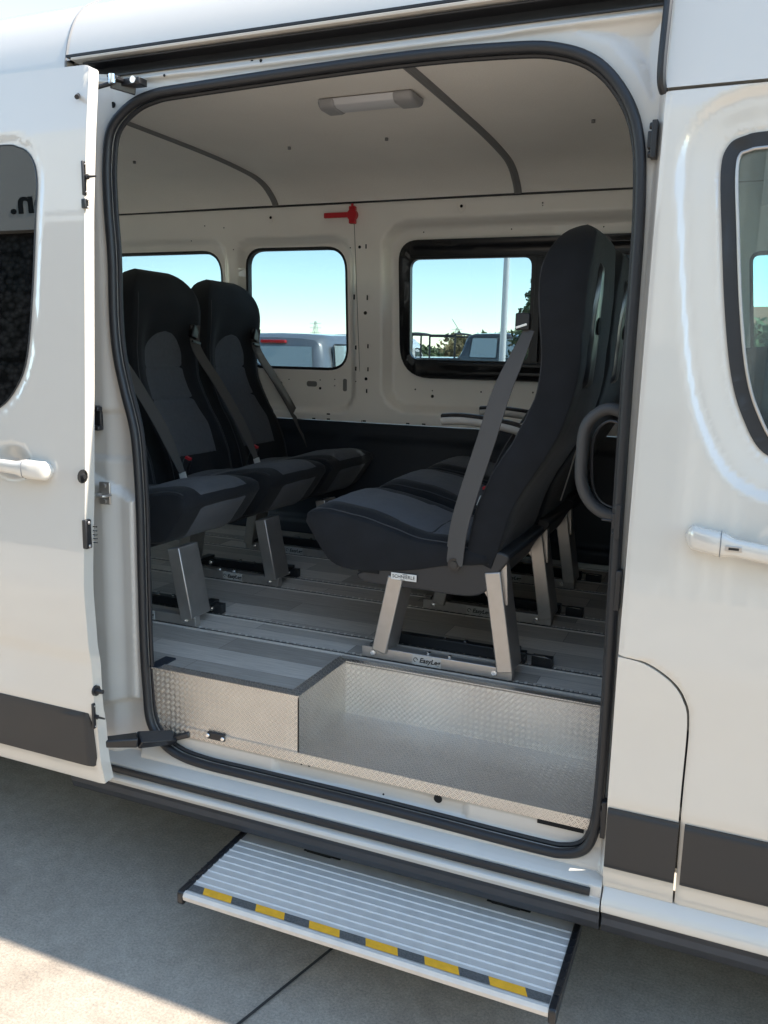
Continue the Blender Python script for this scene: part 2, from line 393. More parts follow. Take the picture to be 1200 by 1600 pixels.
def empty(name, loc=(0,0,0), rz=0):
    o = bpy.data.objects.new(name, None); o.empty_display_size = .1; C.objects.link(o); o.location = loc; o.rotation_euler = (0,0,rz); return o
def tag(o, label=None, cat_=None, group=None, kind=None):
    for k, v_ in (('label', label), ('category', cat_), ('group', group), ('kind', kind)):
        if v_: o[k] = v_
    return o
def text(name, s, size, loc, rot, mat_, parent=None, ext=.0006, shear=0, bold=0, align='CENTER'):
    cu = bpy.data.curves.new(name, 'FONT'); cu.body = s; cu.size = size; cu.extrude = ext; cu.shear = shear; cu.offset = bold
    cu.align_x = align; cu.align_y = 'CENTER'; cu.resolution_u = 3
    tmp = bpy.data.objects.new('tmp', cu); C.objects.link(tmp)
    dg = bpy.context.evaluated_depsgraph_get(); me = bpy.data.meshes.new_from_object(tmp.evaluated_get(dg))
    bpy.data.objects.remove(tmp); me.name = name
    m = Matrix.Translation(loc) @ Matrix([list(r)+[0] for r in rot]+[[0,0,0,1]]); me.transform(m)
    me.materials.clear(); me.materials.append(M_[mat_]); o = bpy.data.objects.new(name, me); C.objects.link(o)
    if parent: o.parent = parent
    return o
def frame3(xd, yd):      # rotation matrix whose columns are text-right, text-up, normal
    x = Vector(xd).normalized(); y = Vector(yd).normalized(); n_ = x.cross(y)
    return [[x[i], y[i], n_[i]] for i in range(3)]
#=====================================================================  GROUND
GR = MB().add([(-260,-220,0),(260,-220,0),(260,40,0),(-260,40,0)], [(0,1,2,3)])
GR.v = [Vector(p) for p in ((-260,-220,0),(260,-220,0),(260,11,0),(-260,11,0),(260,20,.5),(-260,20,.5),(260,50,.5),(-260,50,.5))]; GR.f = [[0,1,2,3],[3,2,4,5],[5,4,6,7]]; GR.mi = [0,0,0]
GR = GR.build('ground', 'concrete', smooth=False); tag(GR, kind='structure')
gs = MB().add([(-600,49.9,.49),(600,49.9,.49),(600,900,.9),(-600,900,.9)], [(0,1,2,3)]).build('grass_field', 'grass', smooth=False); tag(gs, kind='structure')
jb = MB(); a = P(375,1600,z=0); b = P(530,1475,z=0); d = (b-a).normalized(); nrm = Vector((-d.y, d.x, 0))
N = 60; p0 = a-d*3; p1 = b+d*8; vs = []
for i in range(N+1):
    q = p0.lerp(p1, i/N); wv_ = .0045+.0016*noise.noise(q*9); off = nrm*.003*noise.noise(q*5+Vector((3,3,3)))
    vs += [q+off-nrm*wv_+Vector((0,0,.004)), q+off+nrm*wv_+Vector((0,0,.004))]
jb.add(vs, [(2*i, 2*i+1, 2*i+3, 2*i+2) for i in range(N)])
for xx in (-5.5, 6.2):
    jb.add([(xx,-20,.004),(xx+.01,-20,.004),(xx+.01,20,.004),(xx,20,.004)], [(0,1,2,3)])
jb.build('paving_joint', 'joint', GR, smooth=False)
#=====================================================================  VAN
VAN = empty('van', (0,0,0)); tag(VAN, 'white high-roof passenger van with its sliding side door open, seen from the side', 'van')
PROF = [(.33,.075),(.42,.042),(.47,.024),(.62,.014),(.8,.010),(1.0,.0),(1.1,.004),(1.33,.018),(1.6,.034),(2.0,.056),(2.2,.075),(2.40,.100),(2.45,.108)]
def YB(z): return smoothf(PROF, z, .02)
def solid(pr, x0, x1, name, mats, parent=None, bevel=0, angle=35): return MB().prof(pr, x0, x1).build(name, mats, parent, bevel=bevel, angle=angle)
# ---- roof cap (one shell, swept), the part over the door starts at the rail, the parts beside it reach lower
def roofpts(z0):
    pts = [(z, YB(z)) for z in [z0, (z0+2.44)/2, 2.44]]
    pts = [(y, z) for z, y in pts]+[(.122,2.50),(.152,2.56),(.20,2.61),(.28,2.652),(.40,2.685),(.60,2.705),(.85,2.715),(1.08,2.72)]
    out = cat([Vector(p) for p in pts], 4, False)
    half = [(p[0], p[1]) for p in out]
    return half
YC = 1.08
def roof(name, x0, x1, z0):
    h = roofpts(z0); full = h+[(2*YC-y, z) for y, z in reversed(h[:-1])]
    inn = [(y+(.03 if y < YC else -.03), z-.03 if z > 2.5 else z) for y, z in reversed(full)]
    m_ = len(full); inn = list(reversed(inn)); mb_ = MB()
    for A_, B_ in ((full, inn),):
        for i in range(m_-1):
            (a0,b0),(a1,b1),(c0,d0),(c1,d1) = A_[i],A_[i+1],B_[i],B_[i+1]
            mb_.add([(x0,a0,b0),(x0,a1,b1),(x1,a1,b1),(x1,a0,b0)], [(0,1,2,3)]).add([(x0,c0,d0),(x0,c1,d1),(x1,c1,d1),(x1,c0,d0)], [(3,2,1,0)])
            for xx in (x0, x1): mb_.add([(xx,a0,b0),(xx,a1,b1),(xx,c1,d1),(xx,c0,d0)], [(0,1,2,3)])
    me = bpy.data.meshes.new(name); me.from_pydata([tuple(v_) for v_ in mb_.v], [], mb_.f)
    bm = bmesh.new(); bm.from_mesh(me); bmesh.ops.remove_doubles(bm, verts=bm.verts, dist=1e-5); bmesh.ops.recalc_face_normals(bm, faces=bm.faces); bm.to_mesh(me); bm.free()
    return finish(name, me, VAN, ('paint',), True, 50)
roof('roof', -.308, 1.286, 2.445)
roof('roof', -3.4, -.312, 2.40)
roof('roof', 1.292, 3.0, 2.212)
MB().tube([(-.310,y,z) for y, z in roofpts(2.40)], .0035, 6).build('roof_seam', 'trim', VAN)
# black vertical seal where the front roof piece starts
MB().tube(cat([(1.289,.100,2.52),(1.289,.085,2.44),(1.288,.072,2.36),(1.286,.066,2.27),(1.287,.07,2.225),(1.292,.085,2.206)], 5, False), .009, 10).build('roof_end_seal', 'rubber', VAN)
# ---- rail above the door
solid([(.094,2.447),(.094,2.4405),(.115,2.4405),(.115,2.447)], -.30, 1.281, 'rain_gutter', 'rubber', VAN)
solid([(.096,2.4395),(.090,2.437),(.092,2.431),(.150,2.428),(.150,2.4395)], -.28, 1.281, 'rail_lip', 'jamb', VAN, bevel=.001)
solid([(.112,2.428),(.135,2.425),(.148,2.420),(.148,2.392),(.116,2.390),(.116,2.386),(.175,2.386),(.175,2.428)], -.25, 1.281, 'door_rail', 'rubber', VAN)
MB().tube([(-.25,.106,2.4235),(1.281,.106,2.4235)], .003, 8).build('rail_brush', 'rubber', VAN)
# ---- door frame: recessed face with the aperture
AP = [(-0.181, 1.912), (-0.189, 2.05), (-0.19, 2.16), (-0.172, 2.25), (-0.112, 2.305), (-0.032, 2.332), (0.1, 2.34), (0.651, 2.351), (0.95, 2.344), (1.07, 2.328), (1.157, 2.287), (1.223, 2.209), (1.256, 2.117), (1.268, 1.98), (1.27, 1.8), (1.27, 1.605), (1.274, 1.2), (1.279, 0.846), (1.279, 0.62), (1.275, 0.53), (1.254, 0.462), (1.2, 0.43), (1.1, 0.424), (0.697, 0.43), (0.3, 0.43), (0.12, 0.43), (0.02, 0.442), (-0.045, 0.475), (-0.091, 0.54), (-0.103, 0.65), (-0.108, 0.8), (-0.108, 1.0), (-0.107, 1.186), (-0.112, 1.33), (-0.122, 1.43), (-0.152, 1.54), (-0.174, 1.64), (-0.182, 1.75)]
APs = cat([Vector(p) for p in AP], 6)
def offset(poly, d_):
    N = len(poly); out = []
    ar = sum(poly[i][0]*poly[(i+1)%N][1]-poly[(i+1)%N][0]*poly[i][1] for i in range(N)); sg = 1 if ar > 0 else -1
    for i in range(N):
        t_ = (Vector(poly[(i+1)%N][:2])-Vector(poly[i-1][:2])).normalized(); n_ = Vector((t_.y, -t_.x))*sg
        out.append(Vector(poly[i][:2])+n_*d_)
    return out
def sealY(z): return lerpf([(.40,.085),(.6,.098),(1.2,.100),(2.0,.105),(2.35,.112)], z)
def frameY(x, z):
    y = sealY(z)+.012
    y -= .022*sst(-.155, -.215, x) if x < -.15 else 0
    pad = sd(x, z, [(-.30,.56),(-.12,.60),(-.115,1.22),(-.30,1.30)])
    y -= .026*sst(.012, -.012, pad)
    y -= .010*sst(.005, -.01, sd(x, z, [(-.30,1.335),(-.125,1.335),(-.14,1.48),(-.30,1.48)]))*-1
    y -= .010*sst(.012, .0, abs(z-2.372))
    if x > 1.279: y -= .018*sst(1.281, 1.292, x)
    if z < .47 and x > -.12: y -= .02*sst(.47, .42, z)
    pk = sd(x, z, [(1.10,2.362),(1.17,2.335),(1.235,2.265),(1.268,2.21),(1.275,2.362)]) if x > 1.0 and z > 2.1 else 1
    y += .016*sst(.012, -.028, pk)
    return y
sheet('door_frame', rrect(-.32,.415,1.30,2.392,.001,1), [offset(APs, -.012)], frameY, .010, 'jamb', VAN, step=.011, angle=50)
# aperture rubber seal: an outer bulb and an inner lip
def ring(d_, dy): return [(p[0], sealY(p[1])+dy, p[1]) for p in offset(APs, d_)]
MB().tube(ring(-.009, -.004), .0125, 12, True).build('door_seal', 'rubber', VAN)
MB().tube(ring(-.0205, .016), .0065, 8, True).build('seal_lip', 'rubber', VAN)
# inner lining of the opening (depth of the frame)
mb = MB(); A1 = offset(APs, -.014); A2 = offset(APs, .13); n = len(A1)
mb.add([(p[0], sealY(p[1])+.024, p[1]) for p in A1]+[(p[0], .20, p[1]) for p in A2], [(i, (i+1)%n, n+(i+1)%n, n+i) for i in range(n)])
mb.build('frame_lining', 'navy', VAN)
# ---- sill, groove and skirt
solid([(.118,.44),(.098,.424),(.085,.418),(.040,.404),(.036,.400),(.036,.372),(.020,.366),(.016,.358),(.022,.344),(.045,.342),(.20,.342),(.20,.44)], -.32, 1.296, 'sill', 'jamb', VAN, bevel=.002)
MB().tube([(-.225,.031,.386),(-.21,.029,.387),(1.255,.029,.387),(1.27,.031,.386)], .0, 10, flat=(.012,.022), up=(0,0,1)).build('sill_seal', 'rubber', VAN)
sk_ = [(.028,.341),(.034,.325),(.030,.31),(.040,.285),(.065,.268),(.30,.262),(.30,.341)]
solid(sk_, -.35, 1.296, 'sill_skirt', 'skirt', VAN, bevel=.002)
solid(sk_, 1.301, 2.05, 'sill_skirt', 'skirt', VAN, bevel=.002)
# right lower lip under the front door
solid([(.024,.372),(.020,.362),(.024,.344),(.20,.342),(.20,.40),(.05,.40)], 1.299, 2.05, 'sill', 'paint', VAN, bevel=.002)
# ---- front door, pillar panel, fender
cut = [P(*p, y=.02) for p in ((965,1021),(1010,1032),(1050,1060),(1070,1090),(1076,1130),(1065,1250),(1050,1428))]
cut = [(p.x, p.z) for p in cut]; cut[-1] = (1.461, .374)
cutc = [tuple(p) for p in cat([Vector(p) for p in [(1.297,1.004)]+cut[1:]], 5, False)]
wpts = [(1.552,1.474),(1.505,1.545),(1.474,1.633),(1.450,1.764),(1.430,1.92),(1.417,2.042),(1.425,2.090),(1.455,2.110),(1.53,2.117),(1.9,2.117),(2.10,2.095),(2.22,2.03),(2.36,1.83),(2.44,1.66),(2.44,1.52),(2.38,1.452),(2.2,1.448),(1.75,1.448),(1.63,1.456)]
WF = [tuple(p) for p in cat([Vector(p) for p in wpts], 6)]
def doorY(x, z):
    y = YB(z)
    d_ = sd(x, z, WF)
    y += .013*sst(.092, .064, d_)+.009*sst(.066, .010, d_)+.004*sst(.012, .002, d_)
    y += .007*sst(.40,.46,z)*sst(.66,.60,z)                      # flat for the cladding
    y += .034*sst(.060, -.005, math.hypot((x-1.64)/1.5, z-1.285)) if x < 1.8 else 0
    y += .004*sst(.012,.0,abs(x-1.297)) if z > 1.0 else .004*sst(.012,0,abs(sd(x,z,[(1.2,.2),(1.2,1.004)]+cutc))) if x < 1.5 else 0
    return y
DO = rpoly([(1.297,2.205),(1.297,1.006)], 0)+[Vector((a_+.002, b_)) for a_, b_ in cutc[1:]]+[Vector((1.464,.372)), Vector((2.02,.372)), Vector((2.10,.9)), Vector((2.50,1.2)), Vector((2.50,1.70)), Vector((2.22,2.205))]
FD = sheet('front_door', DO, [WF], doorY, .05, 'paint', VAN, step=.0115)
def pilY(x, z): return YB(z)+.007*sst(.40,.46,z)*sst(.66,.60,z)
sheet('pillar_panel', [Vector((1.297,.374))]+[Vector((1.458,.374))]+[Vector((a_-.0025, b_-.0025)) for a_, b_ in reversed(cutc[1:])]+[Vector((1.297,1.001))], [], pilY, .05, 'paint', VAN, step=.02)
def strip(name, x0, x1, z0, z1, off, parent, yf):
    f = lambda x, z: yf(z)-off+.006*sst(.012,0,z1-z)+.004*sst(.008,0,z-z0)
    return sheet(name, rrect(x0,z0,x1,z1,.002,2), [], f, .012, 'clad', parent, sx=.2, sz=.006)
strip('cladding_strip', 1.470, 2.04, .466, .624, .006, FD, YB)
strip('cladding_strip', 1.299, 1.4575, .466, .624, .006, VAN, YB)
sheet('fender', [Vector(p) for p in ((2.03,.40),(2.10,.86),(2.24,1.0),(2.50,1.08),(2.78,1.0),(2.90,.84),(2.95,.5),(3.2,.5),(3.45,.62),(3.5,.9),(3.3,1.25),(2.9,1.42),(2.505,1.60),(2.505,1.195),(2.105,.90))], [], lambda x, z: YB(z)+.25*sst(2.9,3.5,x)**2, .05, 'paint', VAN, step=.08)
# window of the front door
sheet('door_window_frame', WF, [offset(WF, -.030)], lambda x, z: YB(z)+.022+.004*sst(.0,-.015,sd(x,z,WF)), .016, 'plastic', FD, step=.06)
MB().tube([(p[0], YB(p[1])+.025, p[1]) for p in offset(WF, -.031)], .0035, 8, True).build('window_bead', 'steel', FD)
sheet('door_window', offset(WF, -.028), [], lambda x, z: YB(z)+.030, .004, 'glassg', FD, step=.1)
def handle(parent, x0, x1, z0, z1, yf, keycap=True, flip=False):
    """bar handle with end pad; the pad sits at the x0 end (or x1 if flip)"""
    sl_ = (z1-z0)/(x1-x0); zc = lambda x: z0+sl_*(x-x0)
    st = 34; vs = []; n_ = 14
    for i in range(st+1):
        t_ = i/st; x = x0+(x1-x0)*t_; e = t_ if not flip else 1-t_
        e2 = min(e, 1-e)
        h = .026*min(1, math.sqrt(max(0, e2)/.06+.02)); h *= 1.0-.28*sst(.30,.42,e)*sst(1.,.86,e); 
        out_ = -.030-.014*sst(.0,.25,e)*sst(1.,.8,e)+.022*(1-min(1, math.sqrt(e2/.07+.01)))
        inn = .004 if e < .33 or e > .9 else -.012+.016*(1-sst(.33,.42,e))+.014*sst(.8,.9,e)
        for k in range(n_):
            a_ = 2*math.pi*k/n_; cy = math.cos(a_); cz = math.sin(a_)
            pw = lambda q: math.copysign(abs(q)**.65, q)
            mid_ = (out_+inn)/2; hy = (inn-out_)/2
            vs.append((x, yf(x, zc(x))+mid_+hy*pw(cy), zc(x)+h*pw(cz)))
    fs = [(i*n_+k, i*n_+(k+1)%n_, (i+1)*n_+(k+1)%n_, (i+1)*n_+k) for i in range(st) for k in range(n_)]+[tuple(reversed(range(n_))), tuple(st*n_+k for k in range(n_))]
    o = MB().add(vs, fs).build('door_handle', 'paint', parent, angle=60)
    # fine gap ring between pad and grip
    t_ = .29 if not flip else .71; x = x0+(x1-x0)*t_; i = round(t_*st)
    rp = [Vector(v_) for v_ in vs[i*n_:(i+1)*n_]]; c_ = sum(rp, Vector())/n_
    MB().tube([c_+(p-c_)*1.012 for p in rp], .0011, 6, True).build('handle_gap', 'trim', o)
    if keycap:
        xk = x0+(x1-x0)*.40; zk = zc(xk)
        MB().box((xk-.016, yf(xk,zk)-.0455, zk-.006), (xk+.016, yf(xk,zk)-.0425, zk+.006)).build('key_slot', 'steel', o, bevel=.0028, bseg=3)
        MB().box((xk-.010, yf(xk,zk)-.0463, zk-.0025), (xk+.010, yf(xk,zk)-.0435, zk+.0025)).build('key_slot_cover', 'ink', o)
    return o
handle(FD, 1.415, 1.66, 1.292, 1.262, lambda x, z: YB(z), True, False)
# ---- sliding door, slid back and standing off the body
SOFF = -.14
SG = [tuple(p) for p in cat([Vector(p) for p in ((-.262,2.09),(-.285,2.150),(-.33,2.176),(-.42,2.185),(-.9,2.19),(-1.16,2.18),(-1.22,2.10),(-1.23,1.9),(-1.23,1.6),(-1.19,1.49),(-1.05,1.46),(-.75,1.455),(-.50,1.462),(-.40,1.490),(-.338,1.548),(-.300,1.63),(-.278,1.80),(-.266,1.97))], 4)]
def slideY(x, z):
    y = YB(z)+SOFF
    d_ = sd(x, z, SG); y += .004*sst(.03,.006,d_)
    y += .007*sst(.40,.46,z)*sst(.66,.60,z)
    y += .034*sst(.062, -.005, math.hypot((x+.36)/1.4, z-1.340))
    y += .004*sst(.010,.0,abs(x+.102)) + .010*sst(2.20,2.25,z)*sst(2.5,2.3,z)*0
    y -= .006*sst(.78,.84,z)*sst(1.3,1.0,z)
    y += .007*sst(.90,.80,z)*sst(.66,.76,z)*sst(-.15,-.6,x)
    return y
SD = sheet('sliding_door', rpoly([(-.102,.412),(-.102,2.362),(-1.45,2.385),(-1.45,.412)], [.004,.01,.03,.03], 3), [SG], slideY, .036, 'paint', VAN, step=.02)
sheet('sliding_door_window', offset(SG, -.002), [], lambda x, z: YB(1.46)+(YB(2.18)-YB(1.46))*(z-1.46)/.72+SOFF+.000, .004, 'privacy', SD, step=.3)
MB().tube([(p[0], YB(p[1])+SOFF+.002, p[1]) for p in SG], .0022, 6, True).build('window_gap', 'rubber', SD)
MB().box((-1.3,SOFF+.08,1.42),(-.24,SOFF+.10,2.22)).build('window_backing', 'navy', SD)
f_ = lambda x, z: YB(z)+SOFF-.006+.012*sst(-.125,-.112,x)+.006*sst(.012,0,.640-z)
sheet('cladding_strip', [Vector(p) for p in ((-1.44,.474),(-.118,.474),(-.111,.50),(-.114,.60),(-.122,.640),(-1.44,.640))], [], f_, .012, 'clad', SD, sx=.02, sz=.02)
handle(SD, -.46, -.205, 1.338, 1.325, lambda x, z: YB(z)+SOFF, False, True)
# turned-in hem on the leading edge with a pressed step, seal strip and hardware
def edgepos(px, py): q = P(px, py, x=-.09); return q
def peg(px, py, r, l, m='plastic', n='guide_pin'):
    q = edgepos(px, py); return MB().cyl((-.102,q.y,q.z),(-.102+l*.4,q.y,q.z), r*1.9, 12).cyl((-.102+l*.4,q.y,q.z),(-.09+l,q.y,q.z), r, 12, r2=r*.7).build(n, m, SD)
def plate(px, py, hy, hz, l, m='plastic', n='latch_plate'):
    q = edgepos(px, py); o = MB().box((-.106,q.y-hy,q.z-hz),(-.102+l,q.y+hy,q.z+hz))
    for s_ in (-1, 1): o.cyl((-.102+l,q.y,q.z+s_*hz*.8),(-.100+l+.003,q.y,q.z+s_*hz*.8), hy*.45, 10, mi=1)
    return o.build(n, (m, 'steel'), SD, bevel=.003)
plate(137,278,.006,.042,.003); peg(139,276,.0035,.022)
plate(137,318,.007,.012,.010, 'steeld', 'door_stop'); peg(135,745,.010,-.004,'hole','latch_opening')
plate(140,835,.011,.040,.010,'plastic','contact_block')
mb = MB()
for k in range(5):
    q = edgepos(147,835); z_ = q.z+.022-k*.011; mb.cyl((-.092,q.y,z_),(-.080,q.y,z_), .0022, 8)
mb.each('contact_pin', 'chrome', SD)
peg(154,1080,.008,.016,'plastic','buffer'); plate(152,1120,.006,.038,.003); peg(154,1121,.0035,.022)
# ---- hardware in the opening
def onframe(px, py): 
    q = P(px, py, y=.10); 
    for _ in range(4): q = P(px, py, y=frameY(q.x, q.z))
    return q
q = onframe(181,767)
q.y = min(frameY(q.x-.02,q.z-.03), frameY(q.x+.02,q.z-.03), frameY(q.x,q.z+.03))-.002
st_ = MB().box((q.x-.020,q.y-.006,q.z-.034),(q.x+.020,q.y+.002,q.z+.034))
st_ = st_.build('striker_plate', 'steel', VAN, bevel=.006, bseg=3)
MB().tube(cat([(q.x-.015,q.y-.004,q.z-.004),(q.x-.013,q.y-.030,q.z-.004),(q.x+.018,q.y-.034,q.z-.004),(q.x+.022,q.y-.004,q.z-.004)], 5, False), .0045, 8).cyl((q.x,q.y-.006,q.z+.022),(q.x,q.y-.010,q.z+.022),.007,10).cyl((q.x,q.y-.006,q.z-.024),(q.x,q.y-.010,q.z-.024),.007,10).build('striker_hook', 'steel', st_)
q = onframe(152,652); q.y = min(frameY(q.x-.04,q.z), frameY(q.x+.02,q.z))-.002
rb = MB().box((q.x-.045,q.y-.010,q.z-.036),(q.x+.022,q.y+.004,q.z+.036)).box((q.x-.04,q.y-.030,q.z+.020),(q.x+.03,q.y-.008,q.z+.034)).box((q.x-.04,q.y-.030,q.z-.036),(q.x+.03,q.y-.008,q.z-.022)).build('roller_guide', 'plastic', VAN, bevel=.003)
MB().cyl((q.x-.004,q.y-.024,q.z-.022),(q.x-.004,q.y-.024,q.z+.020), .011, 14).each('roller', 'gloss', rb)
# upper roller carriage
q = P(190,126,y=.07)
uc = MB().box((q.x-.030,q.y-.004,q.z-.014),(q.x+.060,q.y+.030,q.z+.004)).box((q.x-.022,q.y-.030,q.z-.006),(q.x+.010,q.y+.02,q.z+.004)).beam((q.x-.02,q.y-.02,q.z-.012),(q.x+.02,q.y+.03,q.z-.02),.02,.012).build('roller_carriage', 'gloss', VAN, bevel=.002)
MB().cyl((q.x-.002,q.y-.034,q.z-.016),(q.x-.002,q.y-.034,q.z+.006),.010,12).cyl((q.x+.045,q.y-.012,q.z-.004),(q.x+.045,q.y-.004,q.z-.004),.009,12).each('roller', 'chrome', uc)
MB().tube([(q.x-.015,q.y-.02,q.z-.010),(q.x-.07,q.y-.06,q.z-.035),(-.12,-.07,q.z-.075)], .006, 8).build('carriage_arm', 'plastic', VAN)
# lower swing arm
a0 = P(157,1160,y=-.08); a1 = P(215,1156,y=-.01); a2 = P(272,1152,y=.10); a3 = P(298,1146,y=.115)
MB().beam(a0,a1,.022,.030,(0,1,0),w2=.030,d2=.045).beam(a1,a2,.030,.045,(0,1,0),w2=.020,d2=.045).beam(a2,a3,.018,.03,(0,1,0)).build('swing_arm', 'gloss', VAN, bevel=.005, bseg=3)
# black stops on the front jamb
for px, py, h in ((1021,222,.038),(965,812,.040),(965,918,.048),(943,1272,.048)):
    q = onframe(px, py); q.x = min(q.x, 1.290)
    o = MB().box((q.x-.002,q.y-.032,q.z-h),(q.x+.010,q.y-.004,q.z+h)).box((q.x-.010,q.y-.026,q.z-h*.45),(q.x,q.y-.008,q.z+h*.45)).cyl((q.x-.008,q.y-.018,q.z+h*.75),(q.x,q.y-.018,q.z+h*.75),.007,10).cyl((q.x-.008,q.y-.018,q.z-h*.75),(q.x,q.y-.018,q.z-h*.75),.007,10)
    if py in (812,): o.cyl((q.x-.034,q.y-.016,q.z),(q.x,q.y-.016,q.z),.0035,8)
    o.build('jamb_stop', 'plastic', VAN, bevel=.002)
# small holes of the frame
def disc(mb, c, r, n_=(0,-1,0), th=.0012, mi=0, n=14): c = Vector(c); n_ = Vector(n_); mb.cyl(c+n_*.0003, c+n_*(.0003+th), r, n, mi=mi)
mb = MB()
for px, py, r in ((177,164,.008),(257,118,.0035),(394,96,.004),(408,95,.004)):
    q = onframe(px, py); disc(mb, q, r)
mb.each('frame_hole', 'hole', VAN)
# ---- tread plate step well and inner sill
YT, ZF = .110, .700
ZW = .532
xL, xS, xR = -.085, .424, 1.262
wellb = P(552,1104,z=ZW).y
backx = 0.0
yB = P(925,1104,z=ZF).y                      # rear edge of the well at floor level
yB = .420
TW = empty('step_well', (.6,.3,.53)); TW.parent = VAN
def wel(name, vs, th, m='tread'):
    vs = [Vector(v_) for v_ in vs]; n_ = (vs[1]-vs[0]).cross(vs[2]-vs[0]).normalized()
    mb_ = MB(); k = len(vs); mb_.add(vs+[v_-n_*th for v_ in vs], [tuple(range(k)), tuple(reversed(range(k, 2*k)))]+[(i, k+i, k+(i+1)%k, (i+1)%k) for i in range(k)])
    o = mb_.build(name, m, VAN, smooth=False); return o
bpy.data.objects.remove(TW)
wel('step_riser', [(xL,YT,ZW-.004),(xS,YT,ZW-.004),(xS,YT,ZF),(xL,YT,ZF)], .003)                  # box front
wel('step_riser', [(xS,YT,ZW-.004),(xS,yB,ZW-.004),(xS,yB,ZF),(xS,YT,ZF)], .003)                  # box side
wel('step_riser', [(xS,yB,ZW-.004),(xR,yB,ZW-.004),(xR,yB,ZF-.004),(xS,yB,ZF-.004)], .003)        # back of the well
wel('step_tread', [(xS,YT,ZW),(xR,YT,ZW),(xR,yB,ZW),(xS,yB,ZW)], .003)
wel('step_lip', [(xL,YT-.004,ZW-.030),(xR,YT-.004,ZW-.030),(xR,YT-.004,ZW+.0012),(xL,YT-.004,ZW+.0012)], .003)
# edging angles around the floor edge
tw = .036
wel('floor_edging', [(xL,YT-.003,ZF+.004),(xS+.003,YT-.003,ZF+.004),(xS-tw,YT+tw,ZF+.004),(xL,YT+tw,ZF+.004)], .004)
wel('floor_edging', [(xS+.003,YT-.003,ZF+.0042),(xS+.003,yB-.003,ZF+.0042),(xS-tw,yB+tw,ZF+.0042),(xS-tw,YT+tw,ZF+.0042)], .004)
wel('floor_edging', [(xS+.003,yB-.003,ZF+.004),(xR,yB-.003,ZF+.004),(xR,yB+tw*.6,ZF+.004),(xS-tw*.6,yB+tw*.6,ZF+.004)], .004)
# inner sill under the lip: white pressing with holes and a black contact plate
sheet('inner_sill', rrect(-.12,.40,1.262,.512,.004,2), [], lambda x, z: .112+.012*sst(.012,-.004,sd(x,z,[(.35,.455),(.92,.455),(.92,.49),(.35,.49)]))-.02*sst(.46,.42,z)-.004*sst(.496,.502,z), .01, 'jamb', VAN, step=.01)
mb = MB()
for px, py, r in ((685,1247,.012),(462,1188,.006),(472,1193,.003),(484,1196,.003),(370,1155,.003),(600,1240,.003)):
    q = P(px, py, y=.111); disc(mb, (q.x,.108,q.z), r)
mb.box(P(840,1272,y=.107), P(912,1302,y=.109)+Vector((0,.002,0)))
mb.each('sill_hole', 'hole', VAN)
q = P(338,1150,y=.105)
MB().box((q.x-.030,.100,q.z-.012),(q.x+.030,.110,q.z+.010)).cyl((q.x-.026,.099,q.z),(q.x-.026,.095,q.z),.007,12,mi=1).cyl((q.x+.026,.099,q.z-.002),(q.x+.026,.095,q.z-.002),.007,12,mi=1).build('sill_contact', ('plastic','chrome'), VAN, bevel=.002)
# ---- floor
fl = [(-3.2,YT+.006),(xS-.006,YT+.006),(xS-.006,yB+.006),(xR+.1,yB+.006),(xR+.1,2.05),(-3.2,2.05)]
mb = MB(); k = len(fl); mb.add([(x,y,ZF) for x,y in fl]+[(x,y,ZF-.02) for x,y in fl], [tuple(range(k)), tuple(reversed(range(k,2*k)))]+[(i,(i+1)%k,k+(i+1)%k,k+i) for i in range(k)])
FL = mb.build('floor', 'floor', VAN, smooth=False)
MB().box((-.10,.112,ZF+.0005),(-.062,.20,ZF+.006)).build('floor_mat', 'navy', FL)
TR = [.488,.650,1.065,1.225,1.600,1.770]
for y in TR:
    mb = MB(); x0, x1 = -2.6, 1.30
    mb.box((x0,y-.002,ZF-.002),(x1,y+.012,ZF+.0015), 0)
    mb.box((x0,y-.0165,ZF-.002),(x1,y-.0130,ZF+.0030), 1)
    n_ = int((x1-x0)/.027)
    for i in range(n_):
        xx = x0+.02+i*.027; mb.cyl((xx,y+.006,ZF+.0014),(xx,y+.006,ZF+.0045),.0055,7,mi=1)
        mb.box((xx+.007,y+.004,ZF+.0014),(xx+.020,y+.0065,ZF+.0030),1)
    mb.build('floor_track', ('steeld','alu'), FL, smooth=False)
MB().box((.35,2.000,ZF),(1.36,2.012,ZF+.022)).box((.35,1.975,ZF),(1.36,2.000,ZF+.004)).build('floor_angle', 'white', FL, bevel=.001)
# ---- chassis under the floor: plain near-black boxes, added to block light
MB().box((-3.1,.22,.36),(2.1,1.95,.52)).box((-.32,.20,.34),(2.05,.24,.52)).box((-3.1,.5,.26),(1.9,.62,.37)).box((-3.1,1.5,.26),(1.9,1.62,.37)).build('chassis', 'hole', VAN)
#=====================================================================  INTERIOR FAR WALL
def WY(z): return lerpf([(.6,2.07),(1.3,2.055),(1.6,2.045),(2.36,2.000)], z)
def pw(px, py):
    q = P(px, py, y=2.03)
    for _ in range(3): q = P(px, py, y=WY(q.z))
    return (q.x, q.z)
wa = [pw(*p) for p in ((166,396),(318,390),(340,402),(345,440),(350,520),(345,560))]
W1 = rpoly([(-1.95,pw(345,570)[1]),(pw(347,560)[0],pw(345,570)[1]),(pw(344,440)[0],pw(300,391)[1]),(-1.95,pw(240,393)[1])], .13, 8)
zt2 = pw(450,385)[1]; zb2 = pw(450,577)[1]
W2 = rpoly([(pw(376,500)[0],zb2),(pw(538,500)[0],zb2),(pw(538,450)[0]-.005,zt2),(pw(378,450)[0],zt2+.003)], [.10,.12,.12,.10], 8)
x3 = pw(621,480)[0]; zt3 = pw(760,370)[1]; zb3 = pw(760,594)[1]
